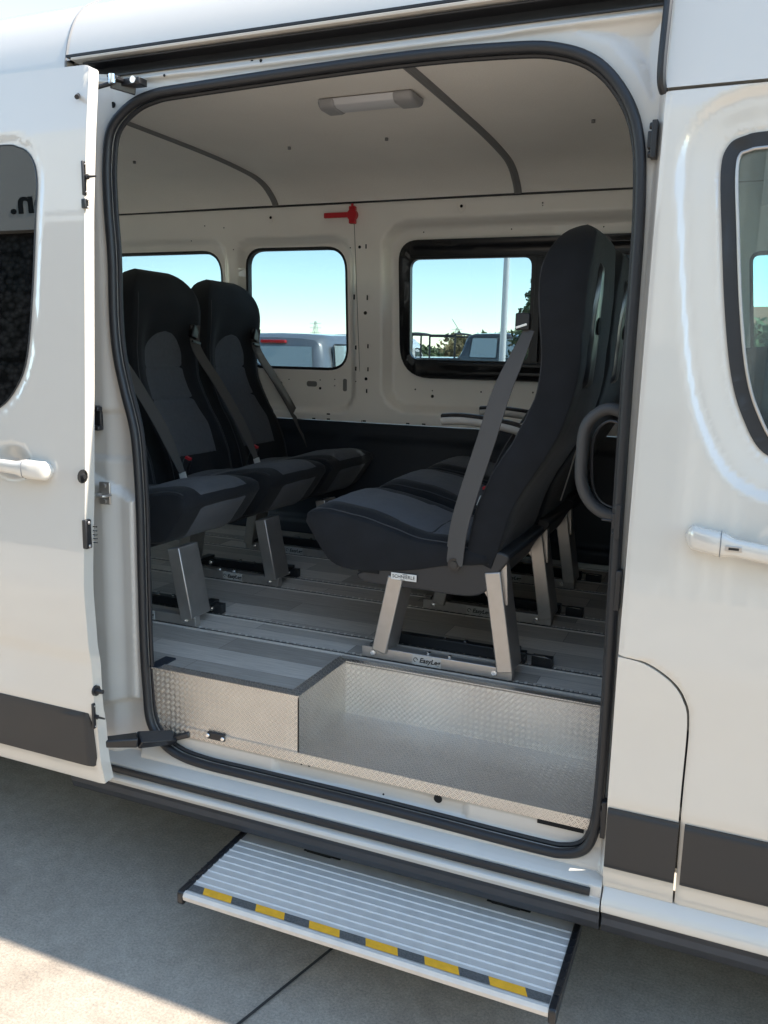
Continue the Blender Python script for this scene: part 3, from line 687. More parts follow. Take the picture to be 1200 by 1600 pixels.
W3 = rpoly([(x3,zb3),(1.22,zb3),(1.22,zt3),(x3-.01,zt3)], [.16,.10,.10,.10], 8)
W4 = rpoly([(pw(1172,640)[0],1.50),(2.55,1.50),(2.35,pw(1180,392)[1]),(pw(1166,440)[0],pw(1180,392)[1])], [.16,.12,.14,.05], 8)
def grow(x0, z0, x1, z1, r): return rrect(x0, z0, x1, z1, r)
pk2 = rrect(W2[0][0]-.10 if False else min(p[0] for p in W2)-.035, pw(450,640)[1], max(p[0] for p in W2)+.045, zt2+.035, .13)
pk1 = rrect(-2.0, pw(300,640)[1], max(p[0] for p in W1)+.04, zt2+.045, .12)
pk3 = rrect(x3-.075, pw(620,640)[1], 1.30, zt3+.075, .14)
def wallY(x, z):
    y = WY(z)
    if x < -1.0+.03: y += .030*sst(.016,-.022,sd(x,z,pk1))
    elif x < -.25: y += .046*sst(.016,-.024,sd(x,z,pk2))
    elif x < 1.4: y += .062*sst(.018,-.030,sd(x,z,pk3))+.012*sst(.0,-.02,sd(x,z,W3)-.035)*0
    y += .010*sst(1.34,1.318,z)
    return y
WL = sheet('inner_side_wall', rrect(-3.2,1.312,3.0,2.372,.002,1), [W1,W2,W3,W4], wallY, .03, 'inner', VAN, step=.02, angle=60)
# black seal line to the ceiling, seam and holes
MB().tube([(-3.1,WY(2.37)-.006,2.372),(1.33,WY(2.37)-.006,2.372)], .006, 8).build('ceiling_edge_seal', 'rubber', VAN)
s0 = pw(553,332); s1 = pw(564,662)
MB().tube([(s0[0],WY(s0[1])-.0005,s0[1]),((s0[0]+s1[0])/2,WY((s0[1]+s1[1])/2)-.0005,(s0[1]+s1[1])/2),(s1[0],WY(s1[1])-.0005+.010,s1[1])], .0017, 6).build('wall_seam', 'trim', WL)
def holes(lst, name, parent, m='hole', rr=1.):
    mb_ = MB()
    for h in lst:
        x, z = pw(h[0], h[1]); y = wallY(x, z)
        if len(h) == 3: disc(mb_, (x,y,z), h[2]*rr)
        else: hw, hh_ = h[2], h[3]; mb_.box((x-hw,y-.0018,z-hh_),(x+hw,y+.001,z+hh_))
    return mb_.each(name, m, parent, smooth=False)
HL = [(423,340,.007),(721,322,.007),(848,317,.0035),(848,321,.0025),(547,387,.003),(562,386,.0075),(572,385,.003,.010),(365,390,.003),(368,395,.0),
 (553,464,.0035,.012),(574,465,.0035,.012),(571,489,.009),(556,543,.0035,.010),(575,541,.0035,.010),(556,576,.0035,.010),(575,577,.0035,.010),(572,592,.008),(556,596,.003),(573,611,.0035,.010),
 (494,607,.007),(494,594,.003),(517,593,.003),(517,603,.003),(445,593,.003),(427,597,.009,.012),(642,609,.004),(669,611,.003),(669,620,.008),(746,613,.004),(489,654,.009,.0035),(513,647,.009,.0035),(512,655,.009,.0035),(568,658,.009,.0035),(636,662,.009,.0035),(661,663,.009,.0035),(655,360,.003),(794,355,.003),(320,353,.003),(297,376,.003),(828,614,.004),(350,356,.003),(940,351,.003)]
holes([h for h in HL if h[-1] > 0], 'wall_hole', WL)
mb = MB()
for px, py, hw, hh_ in ((481,600,.030,.014),(533,602,.011,.032),(430,600,.018,.014)):
    x, z = pw(px, py); mb.prof([(p[0], p[1]) for p in rrect(x-hw,z-hh_,x+hw,z+hh_,min(hw,hh_)*.9,4)], 0, 1) if False else None
    pts = rrect(x-hw,z-hh_,x+hw,z+hh_,min(hw,hh_)*.95,5); k = len(pts); y = wallY(x, z)
    mb.add([(p[0],y-.002,p[1]) for p in pts]+[(p[0],y+.002,p[1]) for p in pts], [tuple(range(k)), tuple(reversed(range(k,2*k)))]+[(i,(i+1)%k,k+(i+1)%k,k+i) for i in range(k)])
mb.each('wall_opening', 'trim', WL)
mb = MB()                                  # raised collars round the main holes
for px, py, r in ((423,341,.017),(721,323,.019),(574,465,.014),(553,464,.013),(556,543,.013),(575,541,.013),(556,577,.014),(575,577,.014),(573,612,.013),(517,602,.016)):
    x, z = pw(px, py); y = wallY(x, z); mb.tube([(x+r*math.cos(a_*.3927),y-.0005,z+r*math.sin(a_*.3927)*(1.25)) for a_ in range(16)], .0016, 6, True)
mb.each('hole_collar', 'inner', WL)
# windows of the far wall
def win(name, W, dy, glassm, rub=.014, parent=VAN):
    cx_ = sum(p[0] for p in W)/len(W)
    y0 = lambda x, z: wallY(x, z)+dy
    o = sheet(name, W, [offset(W, -rub)], lambda x, z: wallY(cx_, z)+.004, .035, 'rubber', parent, step=.2)
    sheet('pane', offset(W, -rub*.6), [], lambda x, z: wallY(cx_, z)+.028, .004, glassm, o, step=.5)
    return o
win('side_window', W1, 0, 'glass'); win('side_window', W2, 0, 'glass'); win('side_window', W4, 0, 'glassg')
xg0, xg1 = pw(636,480)[0], pw(825,480)[0]; zg0, zg1 = pw(720,563)[1], pw(720,402)[1]
G3 = rrect(xg0, zg0, xg1, zg1, .045)
yw3 = WY(1.85)+.040
g3b = rrect(xg1+.075, zg0, 1.16, zg1, .045)
sw = sheet('sliding_window', offset(W3, .002), [G3, g3b], lambda x, z: WY(z)+.040-.012*sst(.02,.0,abs(sd(x,z,W3)+.028)), .03, 'gloss', VAN, step=.03)
sheet('pane', offset(G3, .012), [], lambda x, z: WY(z)+.060, .004, 'glass', sw, step=.5)
sheet('dark_pane', offset(g3b, .012), [], lambda x, z: WY(z)+.060, .004, 'privacy', sw, step=.5)
MB().box((xg0+.16,yw3-.030,zg0-.026),(1.1,yw3-.006,zg0-.012)).box((x3+.05,yw3-.018,zt3-.085),(1.18,yw3-.006,zt3-.075)).box((xg1+.02,yw3-.022,zg0),(xg1+.05,yw3-.004,zg1)).each('window_rail', 'gloss', sw, bevel=.002)
# lower lining of the far wall, dark, with pressed panels
def lowY(x, z):
    y = 2.062
    for (a_, b_, c_, d_) in ((-1.9,.78,-.42,1.24),(-.33,.78,.33,1.24),(.42,.78,1.25,1.24)):
        y += .012*sst(.008,-.012,sd(x,z,[(a_,b_),(c_,b_),(c_,d_),(a_,d_)]))
    return y
sheet('lower_lining', rrect(-3.2,.70,3.0,1.309,.002,1), [], lowY, .05, 'navy', VAN, step=.05, sz=.03)
sheet('outer_side_panel', rrect(-3.2,.34,3.0,1.309,.002,1), [], lambda x, z: 2*YC-YB(z)-.03, .03, 'paint', VAN, step=.3)
# the near body side behind the sliding door, and rear end
sheet('rear_side_panel', rrect(-3.4,.34,-.322,2.40,.002,1), [rrect(-3.1,1.42,-1.0,2.18,.1)], lambda x, z: YB(z)+.02, .06, 'paint', VAN, step=.15)
sheet('side_window', rrect(-3.12,1.40,-.98,2.20,.1), [], lambda x, z: YB(z)+.03, .004, 'clear', VAN, step=.5)
mb = MB(); mb.box((-3.42,.10,.45),(-3.36,2.06,1.30)).box((-3.42,.10,2.2),(-3.36,2.06,2.45)).box((-3.42,.10,1.3),(-3.36,.20,2.2)).box((-3.42,1.96,1.3),(-3.36,2.06,2.2)).box((-3.42,1.02,1.3),(-3.36,1.14,2.2))
mb.build('rear_doors', 'paint', VAN, bevel=.01)
MB().box((-3.39,.20,1.3),(-3.385,1.02,2.2)).box((-3.39,1.14,1.3),(-3.385,1.96,2.2)).each('rear_window', 'clear', VAN)
# ---- ceiling
cpr = [(.150,2.36),(.160,2.405),(.20,2.455),(.30,2.485),(.60,2.495),(1.1,2.497),(1.45,2.494),(1.68,2.484),(1.80,2.472),(1.88,2.450),(1.935,2.420),(1.968,2.395),(1.985,2.374)]
cc = [(p[0], p[1]) for p in cat([Vector(p) for p in cpr], 5, False)]
mb = MB(); X0, X1, NX = -3.3, 1.50, 60; k = len(cc)
for j in range(2):
    for i in range(NX+1):
        xx = X0+(X1-X0)*i/NX
        for y, z in cc: mb.v.append(Vector((xx, y, z+(.012 if j else 0)+(.0025*noise.noise(Vector((xx*1.6, y*1.6, 0)))))))
for j in range(2):
    o_ = j*(NX+1)*k
    for i in range(NX):
        for q_ in range(k-1):
            mb.f.append([o_+i*k+q_, o_+i*k+q_+1, o_+(i+1)*k+q_+1, o_+(i+1)*k+q_]); mb.mi.append(0)
CE = mb.build('ceiling_liner', 'liner', VAN, angle=60, fix=False)
def bow(x, name='ceiling_trim'):
    pr = [(x, y, z-.004) for y, z in cc]
    o = MB().tube(pr, 0, 10, flat=(.034,.012), up=(0,0,1)).build(name, 'trim', CE)
    return o
def bowtube(x):
    mb_ = MB(); vs_ = []
    for i, (y, z) in enumerate(cc):
        a_ = cc[max(i-1,0)]; b_ = cc[min(i+1,k-1)]; d_ = Vector((0, b_[0]-a_[0], b_[1]-a_[1])).normalized(); n_ = Vector((0, d_.z, -d_.y))
        c_ = Vector((x, y, z))
        for u_, h_ in ((-.018,0.),(-.013,.007),(-.004,.009),(0.,.007),(.004,.009),(.013,.007),(.018,0.)): vs_.append(c_+Vector((u_,0,0))+n_*h_)
    m_ = 7; mb_.add(vs_, [(i*m_+q_, i*m_+q_+1, (i+1)*m_+q_+1, (i+1)*m_+q_) for i in range(k-1) for q_ in range(m_-1)])
    return mb_.build('ceiling_trim', 'trim', CE, fix=False)
bowtube(.500); bowtube(-.735); bowtube(-1.95)
mb = MB()
for px, py in ((452,232),(604,218),(210,254),(927,190)):
    q = P(px, py, z=2.488); mb.cyl((q.x,q.y,2.494),(q.x,q.y,2.484),.007,10)
mb.each('ceiling_button', 'trim', CE)
# ceiling lamp
L0 = P(512,169,z=2.48); L1 = P(648,155,z=2.48); yc_ = (L0.y+L1.y)/2
CL = MB().prof([(yc_-.055,2.494),(yc_-.045,2.474),(yc_-.03,2.468),(yc_+.03,2.468),(yc_+.045,2.474),(yc_+.055,2.494)], L0.x+.04, L1.x-.04).build('ceiling_lamp', 'lamp', CE, bevel=.003)
for xa, xb in ((L0.x-.012,L0.x+.05),(L1.x-.06,L1.x+.012)):
    MB().prof([(yc_-.060,2.496),(yc_-.050,2.470),(yc_-.032,2.463),(yc_+.032,2.463),(yc_+.050,2.470),(yc_+.060,2.496)], xa, xb).build('lamp_end_cap', 'lampcap', CL, bevel=.010, bseg=3)
# ---- front partition area: dark trim and dashboard in the cab
MB().box((1.34,.95,.70),(1.37,2.03,1.52)).box((1.34,.20,.70),(1.37,.30,2.30)).box((1.34,.3,.70),(1.37,.95,1.28)).build('cab_partition', 'navy', VAN, bevel=.01)
MB().prof([(2.55,.7),(2.50,1.30),(2.62,1.42),(2.95,1.46),(3.05,1.40),(3.05,.7)], .15, 2.0, axis='y').build('dashboard', 'plastic', VAN, bevel=.02)
mb = MB(); mb.add([(2.98,.14,1.42),(2.98,2.02,1.42),(2.30,1.92,2.42),(2.30,.22,2.42)], [(0,1,2,3)]); mb.build('windscreen', 'clear', VAN, smooth=False)
MB().prof([(2.9,.36),(3.55,.36),(3.62,.6),(3.5,1.0),(3.0,1.42),(2.9,1.42)], .12, 2.04, axis='y').build('bonnet', 'paint', VAN, bevel=.05, bseg=3)
MB().prof([(2.28,2.40),(2.34,2.34),(2.36,2.44),(2.6,2.60),(2.28,2.62)], .2, 1.95, axis='y').build('cab_header', 'plastic', VAN, bevel=.01)
MB().box((1.50,.17,2.28),(2.6,2.0,2.30)).build('cab_ceiling', 'liner', VAN)
def wheel(x, y, s_, r=.35):
    o = MB().cyl((x,y,r),(x,y+s_*.22,r), r, 40).build('wheel', 'tyre', VAN, bevel=.03, bseg=3)
    MB().cyl((x,y-s_*.004,r),(x,y+s_*.03,r), r*.60, 28).cyl((x,y-s_*.02,r),(x,y,r), r*.18, 16).build('rim', 'silver', o)
for x in (-2.25, 2.48):
    wheel(x, .08, 1); wheel(x, 2.08, -1)
# grab handle by the front jamb
gh = cat([P(*p, y=.215) for p in ((1000,664),(962,640),(935,645),(915,668),(909,710),(909,755),(925,788),(955,806),(1000,815))], 6, False)
MB().tube(gh, .0150, 12).build('grab_handle', 'grab', VAN)
MB().tube(cat([P(*p, y=.222) for p in ((1000,683),(962,659),(942,663),(928,685),(925,725),(928,765),(948,790),(1000,800))], 5, False), .004, 8).build('grab_handle_trim', 'gloss', VAN)
MB().tube(cat([P(*p, y=.9) for p in ((915,660),(900,705),(888,745),(876,782))], 5, False), .0025, 6).build('release_cable', 'steel', VAN)
# ---- side step board (folded out)
ST = MB(); x0, x1 = .246, 1.228; zt = .23
pr = [(-.185,zt-.028),(-.196,zt-.026),(-.203,zt-.019),(-.205,zt-.008),(-.199,zt+.001),(-.190,zt+.002),(-.186,zt-.001),(-.158,zt-.001)]
y = -.154
for i in range(9):
    for t_, h_ in ((0,0),(.36,0),(.44,.0022),(.48,.0028),(.54,.0028),(.58,.0022),(.66,0)): pr.append((y+.0272*t_, zt-.0015+h_))
    y += .0272
pr += [(y,zt-.002),(.122,zt-.002),(.126,zt-.006),(.126,zt-.022),(.110,zt-.024),(-.170,zt-.024)]
sb = ST.prof(pr, x0, x1).build('side_step', 'alu', VAN, bevel=.0006, angle=25)
mb = MB(); nT = 11; yy0, yy1 = -.1855, -.159; xw = (x1-x0)
per = .173; 
x = x0; seg = []
starts = [P(*p, z=zt).x for p in ((330,1385),(412,1409),(492,1438),(578,1468),(668,1500),(768,1535))]
ends = [P(*p, z=zt).x for p in ((370,1402),(452,1428),(537,1456),(626,1487),(720,1520),(825,1556))]
sk2 = .012
prev = x0+.002
def tp(a_, b_, mi): mb.add([(a_,yy0,zt+.0008),(b_,yy0,zt+.0008),(b_-sk2 if b_ < x1-.02 else b_,yy1,zt+.0008),(a_-sk2 if a_ > x0+.01 else a_,yy1,zt+.0008)], [(0,1,2,3)], mi)
for a_, b_ in zip(starts, ends): tp(prev, a_, 1); tp(a_, b_, 0); prev = b_
tp(prev, x1-.002, 1)
mb.build('hazard_tape', ('yellow','tapeblk'), sb, smooth=False)
for xa in (x0-.018, x1):
    cp = rpoly([(-.206,zt-.036),(-.206,zt+.004),(.128,zt+.006),(.128,zt-.027)], .010, 4)
    o = MB().prof([(p[0], p[1]) for p in cp], xa, xa+.018).build('step_end_cap', 'gloss', sb, bevel=.003)
    mb = MB()
    for i in range(9): yb = -.155+i*.029; mb.cyl((xa+.009,yb,zt+.004),(xa+.009,yb,zt+.0075),.006,10)
    mb.each('cap_stud', 'gloss', o)
for px, py in ((512,1322),(800,1400)):
    q = P(px, py, z=.235)
    MB().box((q.x-.06,.11,.205),(q.x+.06,.30,.230)).box((q.x-.045,.10,.232),(q.x+.035,.26,.246)).box((q.x+.02,.14,.2),(q.x+.05,.20,.30)).build('step_bracket', 'hole', sb, bevel=.003)
    MB().cyl((q.x+.052,.115,.238),(q.x+.052,.130,.238),.004,8).each('bolt', 'chrome', sb)
#=====================================================================  SEATS
def resample(pts, n):
    pts = [Vector(p) for p in pts]; L = [0]
    for a_, b_ in zip(pts, pts[1:]): L.append(L[-1]+(b_-a_).length)
    out = []; j = 0
    for i in range(n):
        s_ = L[-1]*i/(n-1)
        while j < len(L)-2 and L[j+1] < s_: j += 1
        t_ = (s_-L[j])/max(1e-9, L[j+1]-L[j]); out.append(pts[j].lerp(pts[j+1], min(1, t_)))
    return out
XR = .944                                     # rear end of the floor bar of the right-hand row
def loc2(pxs, y=.475):
    o = []
    for px, py in pxs: q = P(px, py, y=y); o.append(Vector((XR-q.x, q.z-ZF)))
    return o
cu_top = cat(loc2(((760,868),(722,856),(690,850),(650,842),(610,826),(570,810),(525,799),(497,795),(482,800))), 5, False)
cu_bot = cat(loc2(((765,884),(720,884),(690,886),(650,893),(600,895),(545,893),(515,880),(498,852),(479,815))), 5, False)
bk_f = cat(loc2(((726,868),(742,800),(768,738),(800,690),(824,640),(838,600),(843,555),(840,510),(838,460),(843,425),(855,395),(872,369),(893,357))), 5, False)
bk_b = cat(loc2(((770,890),(784,850),(807,790),(842,735),(871,690),(892,640),(905,590),(912,540),(919,480),(924,430),(928,392),(926,368),(905,355))), 5, False)
NB = 60
bk_f = resample(bk_f, NB); bk_b = resample(bk_b, NB)
cu_top = resample(cu_top, 40); cu_bot = resample(cu_bot, 40)
HW = .243
def bw(h):        # half width of the backrest by height over the floor
    if h > 1.09: 
        t_ = min(1, (h-1.09)/.225); return .237*math.sqrt(max(0, 1-t_**2.4))*.97+.012
    return lerpf([(.3,.240),(.55,.245),(.72,.242),(.85,.232),(.95,.234),(1.05,.242),(1.10,.242)], h)
NV = 28
def vgrid():
    out = []
    for j in range(NV+1):
        a_ = -math.pi/2+math.pi*j/NV; s_ = math.sin(a_); out.append(math.copysign(abs(s_)**.62, s_))
    return out
VG = vgrid()
def kf(v, e=8., lo=.86): return lo+(1-lo)*(max(0, 1-abs(v)**e))**.5
def backpt(i, v, front=True, extra=0.):
    f, b = bk_f[i], bk_b[i]; m_ = (f+b)/2; p = f if front else b; k_ = kf(v); h = m_.y
    q_ = m_+(p-m_)*k_
    if front:   # side bolsters stand forward of the middle
        bol = .034*sst(.25,.55,h)*sst(1.18,1.0,h); q_.x -= bol*(1-sst(.45,.86,abs(v)))
        q_.x += .012*math.exp(-((h-.52)/.14)**2)*(1-v*v)
    else: q_.x += 0
    if extra: d_ = (f-b).normalized(); q_ = q_+d_*extra
    w3 = Vector((q_.x, v*bw(h), q_.y)); w3.z += .026*sst(1.0,1.2,h)*(1-.0*abs(v)); w3.x += .0035*noise.noise(w3*9)+.0016*noise.noise(w3*26); return w3
def loft_closed(mb_, fr, ba, cols, rows):
    """front grid and back grid joined round the rim"""
    b0 = len(mb_.v); W_ = len(cols)
    for i in rows:
        for v in cols: mb_.v.append(fr(i, v))
    for i in rows:
        for v in cols: mb_.v.append(ba(i, v))
    R = len(rows); o2 = b0+R*W_
    def q_(a_, b_, c_, d_): mb_.f.append([a_, b_, c_, d_]); mb_.mi.append(0)
    for i in range(R-1):
        for j in range(W_-1):
            q_(b0+i*W_+j, b0+i*W_+j+1, b0+(i+1)*W_+j+1, b0+(i+1)*W_+j); q_(o2+i*W_+j, o2+(i+1)*W_+j, o2+(i+1)*W_+j+1, o2+i*W_+j+1)
        for j in (0, W_-1): q_(b0+i*W_+j, b0+(i+1)*W_+j, o2+(i+1)*W_+j, o2+i*W_+j)
    for i in (0, R-1):
        for j in range(W_-1): q_(b0+i*W_+j, b0+i*W_+j+1, o2+i*W_+j+1, o2+i*W_+j)
def cush(i, v, top=True, extra=0.):
    t_, b = cu_top[i], cu_bot[i]; m_ = (t_+b)/2; p = t_ if top else b; k_ = kf(v, 7., .86)
    q_ = m_+(p-m_)*k_
    if top:
        q_.y += .030*(1-abs(v)**2.2)*sst(0,8,i)*sst(40,33,i)-.012*(1-sst(.55,.8,abs(v)))*sst(40,30,i)
        if i > 30: q_.x += .010*(1-v*v)*sst(30,39,i)
    else: q_.x += .010*(1-v*v)*sst(30,39,i)
    d_ = (t_-b); d_ = d_.normalized() if d_.length > 1e-6 else Vector((0,1))
    if extra: q_ = q_+(d_ if top else Vector((.95,-.3)))*extra
    w3 = Vector((q_.x, v*HW, q_.y)); w3.z += .0035*noise.noise(w3*9)+.0016*noise.noise(w3*26); return w3
def bar_label(parent, u, y, h, s_):
    """sticker with ring mark and lettering, on the face that looks towards s_ (+1/-1 y)"""
    MB().box((u-.047,min(y,y+s_*.0016),h-.016),(u+.047,max(y,y+s_*.0016),h+.016)).build('bar_sticker', 'sticker', parent, smooth=False)
    xr = Vector((-s_,0,0)) if s_ > 0 else Vector((1,0,0))
    c_ = Vector((u, y+s_*.0022, h))
    text('sticker_lettering', 'EasyLeg', .0215, c_+xr*.010, frame3(xr,(0,0,1)), 'ink', parent, .0003, .25, .0005)
    rc = c_-xr*.036; MB().tube([rc+xr*(.0065*math.cos(a_*.5236))+Vector((0,0,.0065*math.sin(a_*.5236))) for a_ in range(10)], .0011, 5).build('sticker_mark', 'ink', parent)
def make_seat(side, leg_u=0., near=False, belt='near', armrest=False, back_u=0., label='', group=''):
    """seat facing local +x, origin on the floor at the bar's rear end, seat centred on y=0;
    side = which local side is next to the photographer (-1 or +1)"""
    r = empty('passenger_seat'); tag(r, label, 'seat', group)
    n = side
    mb_ = MB(); loft_closed(mb_, lambda i, v: backpt(i, v), lambda i, v: backpt(i, v, False), VG, range(NB)); bo = mb_.build('backrest', 'fab', r, angle=75); bo.location = (back_u, 0, -.028 if back_u else 0)
    # grey insert of the backrest, arched top, three quilted fields
    mb_ = MB(); iA, iB = 9, 43; rows = [iA+(iB-iA)*q_/70 for q_ in range(71)]
    hA = bk_f[iA].y; hT = bk_f[iB].y
    def bpf(fi, v, e):
        i0 = int(fi); t_ = fi-i0; a_ = backpt(i0, v, True, e); b_ = backpt(min(i0+1, NB-1), v, True, e); return a_.lerp(b_, t_)
    for fi in rows:
        tt = (fi-iA)/(iB-iA); wv_ = lerpf([(0,.60),(.25,.66),(.55,.60),(.78,.56),(1,.56)], tt)
        if tt > .80: wv_ *= math.sqrt(max(.0, 1-((tt-.80)/.2)**2))
        e = .0045
        for c in (.47, .73): e -= .0042*math.exp(-((tt-c)/.010)**2)
        for j in range(17): 
            v = -wv_+2*wv_*j/16; ee = e-.004*(1 if j in (0,16) else 0)
            mb_.v.append(bpf(fi, v, ee if 0 < tt < 1 else 0))
    for i in range(70):
        for j in range(16): mb_.f.append([i*17+j, i*17+j+1, (i+1)*17+j+1, (i+1)*17+j]); mb_.mi.append(0)
    mb_.build('backrest_insert', 'fab2', bo, angle=80)
    # piping seams on the rim of the backrest
    for sg in (-1, 1):
        MB().tube([backpt(i, sg*.90, True, .001) for i in range(3, 52)], .0018, 6).build('seam', 'piping', bo)
    # cushion
    mb_ = MB(); loft_closed(mb_, lambda i, v: cush(i, v), lambda i, v: cush(i, v, False), VG, range(40)); co_ = mb_.build('seat', 'fab', r, angle=75)
    mb_ = MB(); path = [(i, True) for i in range(4, 40)]+[(i, False) for i in range(38, 21, -1)]; n_ = len(path)
    for q_, (i, tp_) in enumerate(path):
        wv_ = .66-.05*(i > 20)+(.0 if tp_ else -.05*(39-i)/17)
        e = .004
        if tp_ and i == 13: e = -.001
        for j in range(17):
            v = -wv_+2*wv_*j/16; mb_.v.append(cush(i, v, tp_, e if j not in (0,16) else 0.))
    for i in range(n_-1):
        for j in range(16): mb_.f.append([i*17+j, i*17+j+1, (i+1)*17+j+1, (i+1)*17+j]); mb_.mi.append(0)
    mb_.build('seat_insert', 'fab2', co_, angle=80)
    for sg in (-1, 1):
        MB().tube([cush(i, sg*.93, True, .0012) for i in range(3, 39)], .0018, 6).build('seam', 'piping', co_)
    MB().tube([cush(12, v_*.1, True, .0030) for v_ in range(-6, 7)], .0012, 5).build('cross_seam', 'piping', co_)
    # plastic base shell
    sh = cat(loc2(((563,893),(566,908),(600,915),(650,921),(700,929),(738,932),(762,922),(780,895),(796,872),(770,862),(720,866),(690,872),(640,880))), 5)
    for y0_, y1_, nm in ((-.238,.238,'base_shell'),):
        mb_ = MB(); k_ = len(sh); mb_.add([(p.x,y0_,p.y) for p in sh]+[(p.x,y1_,p.y) for p in sh], [tuple(reversed(range(k_))), tuple(range(k_,2*k_))]+[(i,(i+1)%k_,k_+(i+1)%k_,k_+i) for i in range(k_)])
        bs = mb_.build(nm, 'shell', r, bevel=.006, bseg=3, angle=40)
    if near:
        q0 = loc2(((632,901),))[0]
        MB().box((q0.x-.042,min(n*.2435,n*.2455),q0.y-.011),(q0.x+.042,max(n*.2435,n*.2455),q0.y+.011)).build('maker_plate', 'white', bs, bevel=.001)
        fr3 = frame3((-n,0,0),(0,0,1)); text('plate_lettering', 'SCHNIERLE', .0150, (q0.x, n*.2462, q0.y), fr3, 'ink', bs, .0003, 0, .0)
        MB().box((q0.x-.012,min(n*.2455,n*.2465),q0.y+.0078),(q0.x+.004,max(n*.2455,n*.2465),q0.y+.0092)).box((q0.x-.004,min(n*.2455,n*.2465),q0.y-.0093),(q0.x+.010,max(n*.2455,n*.2465),q0.y-.0079)).build('plate_mark', 'ink', bs)
        MB().box((q0.x+.085,min(n*.236,n*.2425),q0.y-.0015),(q0.x+.155,max(n*.236,n*.2425),q0.y+.022)).build('shell_slot', 'hole', bs)
    # back cover: glossy shell on the back of the head with the belt outlet
    mb_ = MB(); rr_ = list(range(33, 53)); WW = [-.62+.11*j for j in range(0, 12)] if n > 0 else [.62-.11*j for j in range(0, 12)]
    for i in rr_:
        t_ = (i-33)/19; wv_ = math.sin(math.pi*min(1, .10+t_*.9))**.5 if t_ > .5 else 1
        for j in range(9):
            v = n*(.10+.22*wv_*(j/8*2-1)+.35); p = backpt(i, v, False); p.x -= .010 if j not in (0,8) and i not in (33,52) else -.002; mb_.v.append(p)
    for i in range(len(rr_)-1):
        for j in range(8): mb_.f.append([i*9+j, i*9+j+1, (i+1)*9+j+1, (i+1)*9+j]); mb_.mi.append(0)
    bc = mb_.build('belt_cover', 'gloss', bo, angle=60)
    p = backpt(43, n*.40, False); MB().cyl((p.x-.004,p.y,p.z),(p.x-.014,p.y,p.z),.024,20).build('cover_recess', 'hole', bc)
    # legs and floor bars
    ub = lambda u_: u_+leg_u
    yb = n*.230; yi = n*.068
    tF0, tF1 = loc2(((618,912),(592,1020))); tR0, tR1 = loc2(((770,888),(789,1048)))
    for yy in (yb-n*.002, ):
        pass
    topF = Vector((ub(tF0.x), yb-n*.012, tF0.y+.02)); botF = Vector((ub(tF1.x), yb-n*.012, .030))
    topR = Vector((ub(tR0.x), yb-n*.012, tR0.y-.012)); botR = Vector((ub(tR1.x), yb-n*.012, .030))
    if leg_u: topF.x += .035; botF.x += .035
    for a_, b_ in ((topF, botF), (topR, botR)):
        a2_ = a_-Vector((0,n*.032,0)); b2_ = b_-Vector((0,n*.032,0))
        MB().beam(a2_, b2_, .050, .114, (0,1,0)).build('leg', 'steel', r, bevel=.004)
    mb_ = MB(); g0 = loc2(((740,905),(790,868),(792,948),(768,948)))
    vs_ = [(ub(p.x)*1.0, yb-n*.004, p.y) for p in g0]; vs2 = [(a_, b_-n*.03, c_) for a_, b_, c_ in vs_]
    mb_.add(vs_+vs2, [(0,1,2,3),(7,6,5,4)]+[(i,(i+1)%4,4+(i+1)%4,4+i) for i in range(4)])
    if not leg_u: mb_.build('gusset', 'steel', r, bevel=.002)
    for yy, m_ in ((yb, 'steel'), (yi, 'steeld')):
        y0_, y1_ = sorted((yy, yy-n*.030)); 
        b_ = MB().box((ub(0), y0_, .004), (ub(.493), y1_, .040)).build('floor_bar', m_, r, bevel=.002)
        mb_ = MB()
        for u_ in (.055, .452): mb_.cyl((ub(u_), yy, .022), (ub(u_), yy+n*.006, .022), .0095, 6).cyl((ub(u_), yy+n*.006, .022), (ub(u_), yy+n*.010, .022), .0055, 10)
        for u_ in (.20, .27): mb_.cyl((ub(u_), yy-n*.015, .040), (ub(u_), yy-n*.015, .047), .007, 6)
        mb_.each('bolt', 'chrome', b_)
        if yy == yb: bar_label(b_, ub(.272), yy, .022, n)
    MB().box((ub(.02), min(yi-n*.03,yb), .040),(ub(.055), max(yi-n*.03,yb), .052)).box((ub(.43), min(yi-n*.03,yb), .040),(ub(.465), max(yi-n*.03,yb), .052)).each('cross_member', 'steeld', r, bevel=.002)
    mb_ = MB(); mb_.box((ub(-.085), min(yi,yi-n*.03), .002),(ub(-.02), max(yi,yi-n*.03), .034)); lo_ = mb_.build('track_lock', 'gloss', r, bevel=.002)
    MB().tube([(ub(.0),yi+n*.006,.022),(ub(-.006),yi+n*.006,.040),(ub(-.075),yi+n*.006,.038)], .003, 6).build('lock_lever', 'chrome', lo_)
    # belts
    if near:      # runs from the guide on the backrest front edge down to the anchor at the cushion side
        pts = [P(*p, y=.475-dy) for p, dy in (((828,516),-.045),((812,552),-.02),((785,612),.0),((760,690),.012),((735,765),.016),((718,825),.016),((710,882),.010))]
        lp = [Vector((XR-p.x, n*(.713-p.y), p.z-ZF)) for p in pts]
        lp = cat(lp, 5, False); W_ = [.030+.026*sst(0,12,i) for i in range(len(lp))]
        nrm_ = Vector((0, n, 0)); bl = MB().ribbon(lp, W_, (0.25,n,0.1), .003).build('seat_belt', 'belt', r, angle=60)
        lp2 = [Vector((p.x+.006, p.y-n*.004, p.z)) for p in lp]; MB().ribbon(lp2, [w_*.96 for w_ in W_], (0.25,n,0.1), .003).build('belt_underlay', 'belt', bl)
        e_ = lp[-1]; MB().cyl((e_.x-.0,e_.y-n*.012,e_.z),(e_.x,e_.y+n*.004,e_.z),.020,20).build('belt_anchor', 'gloss', bl)
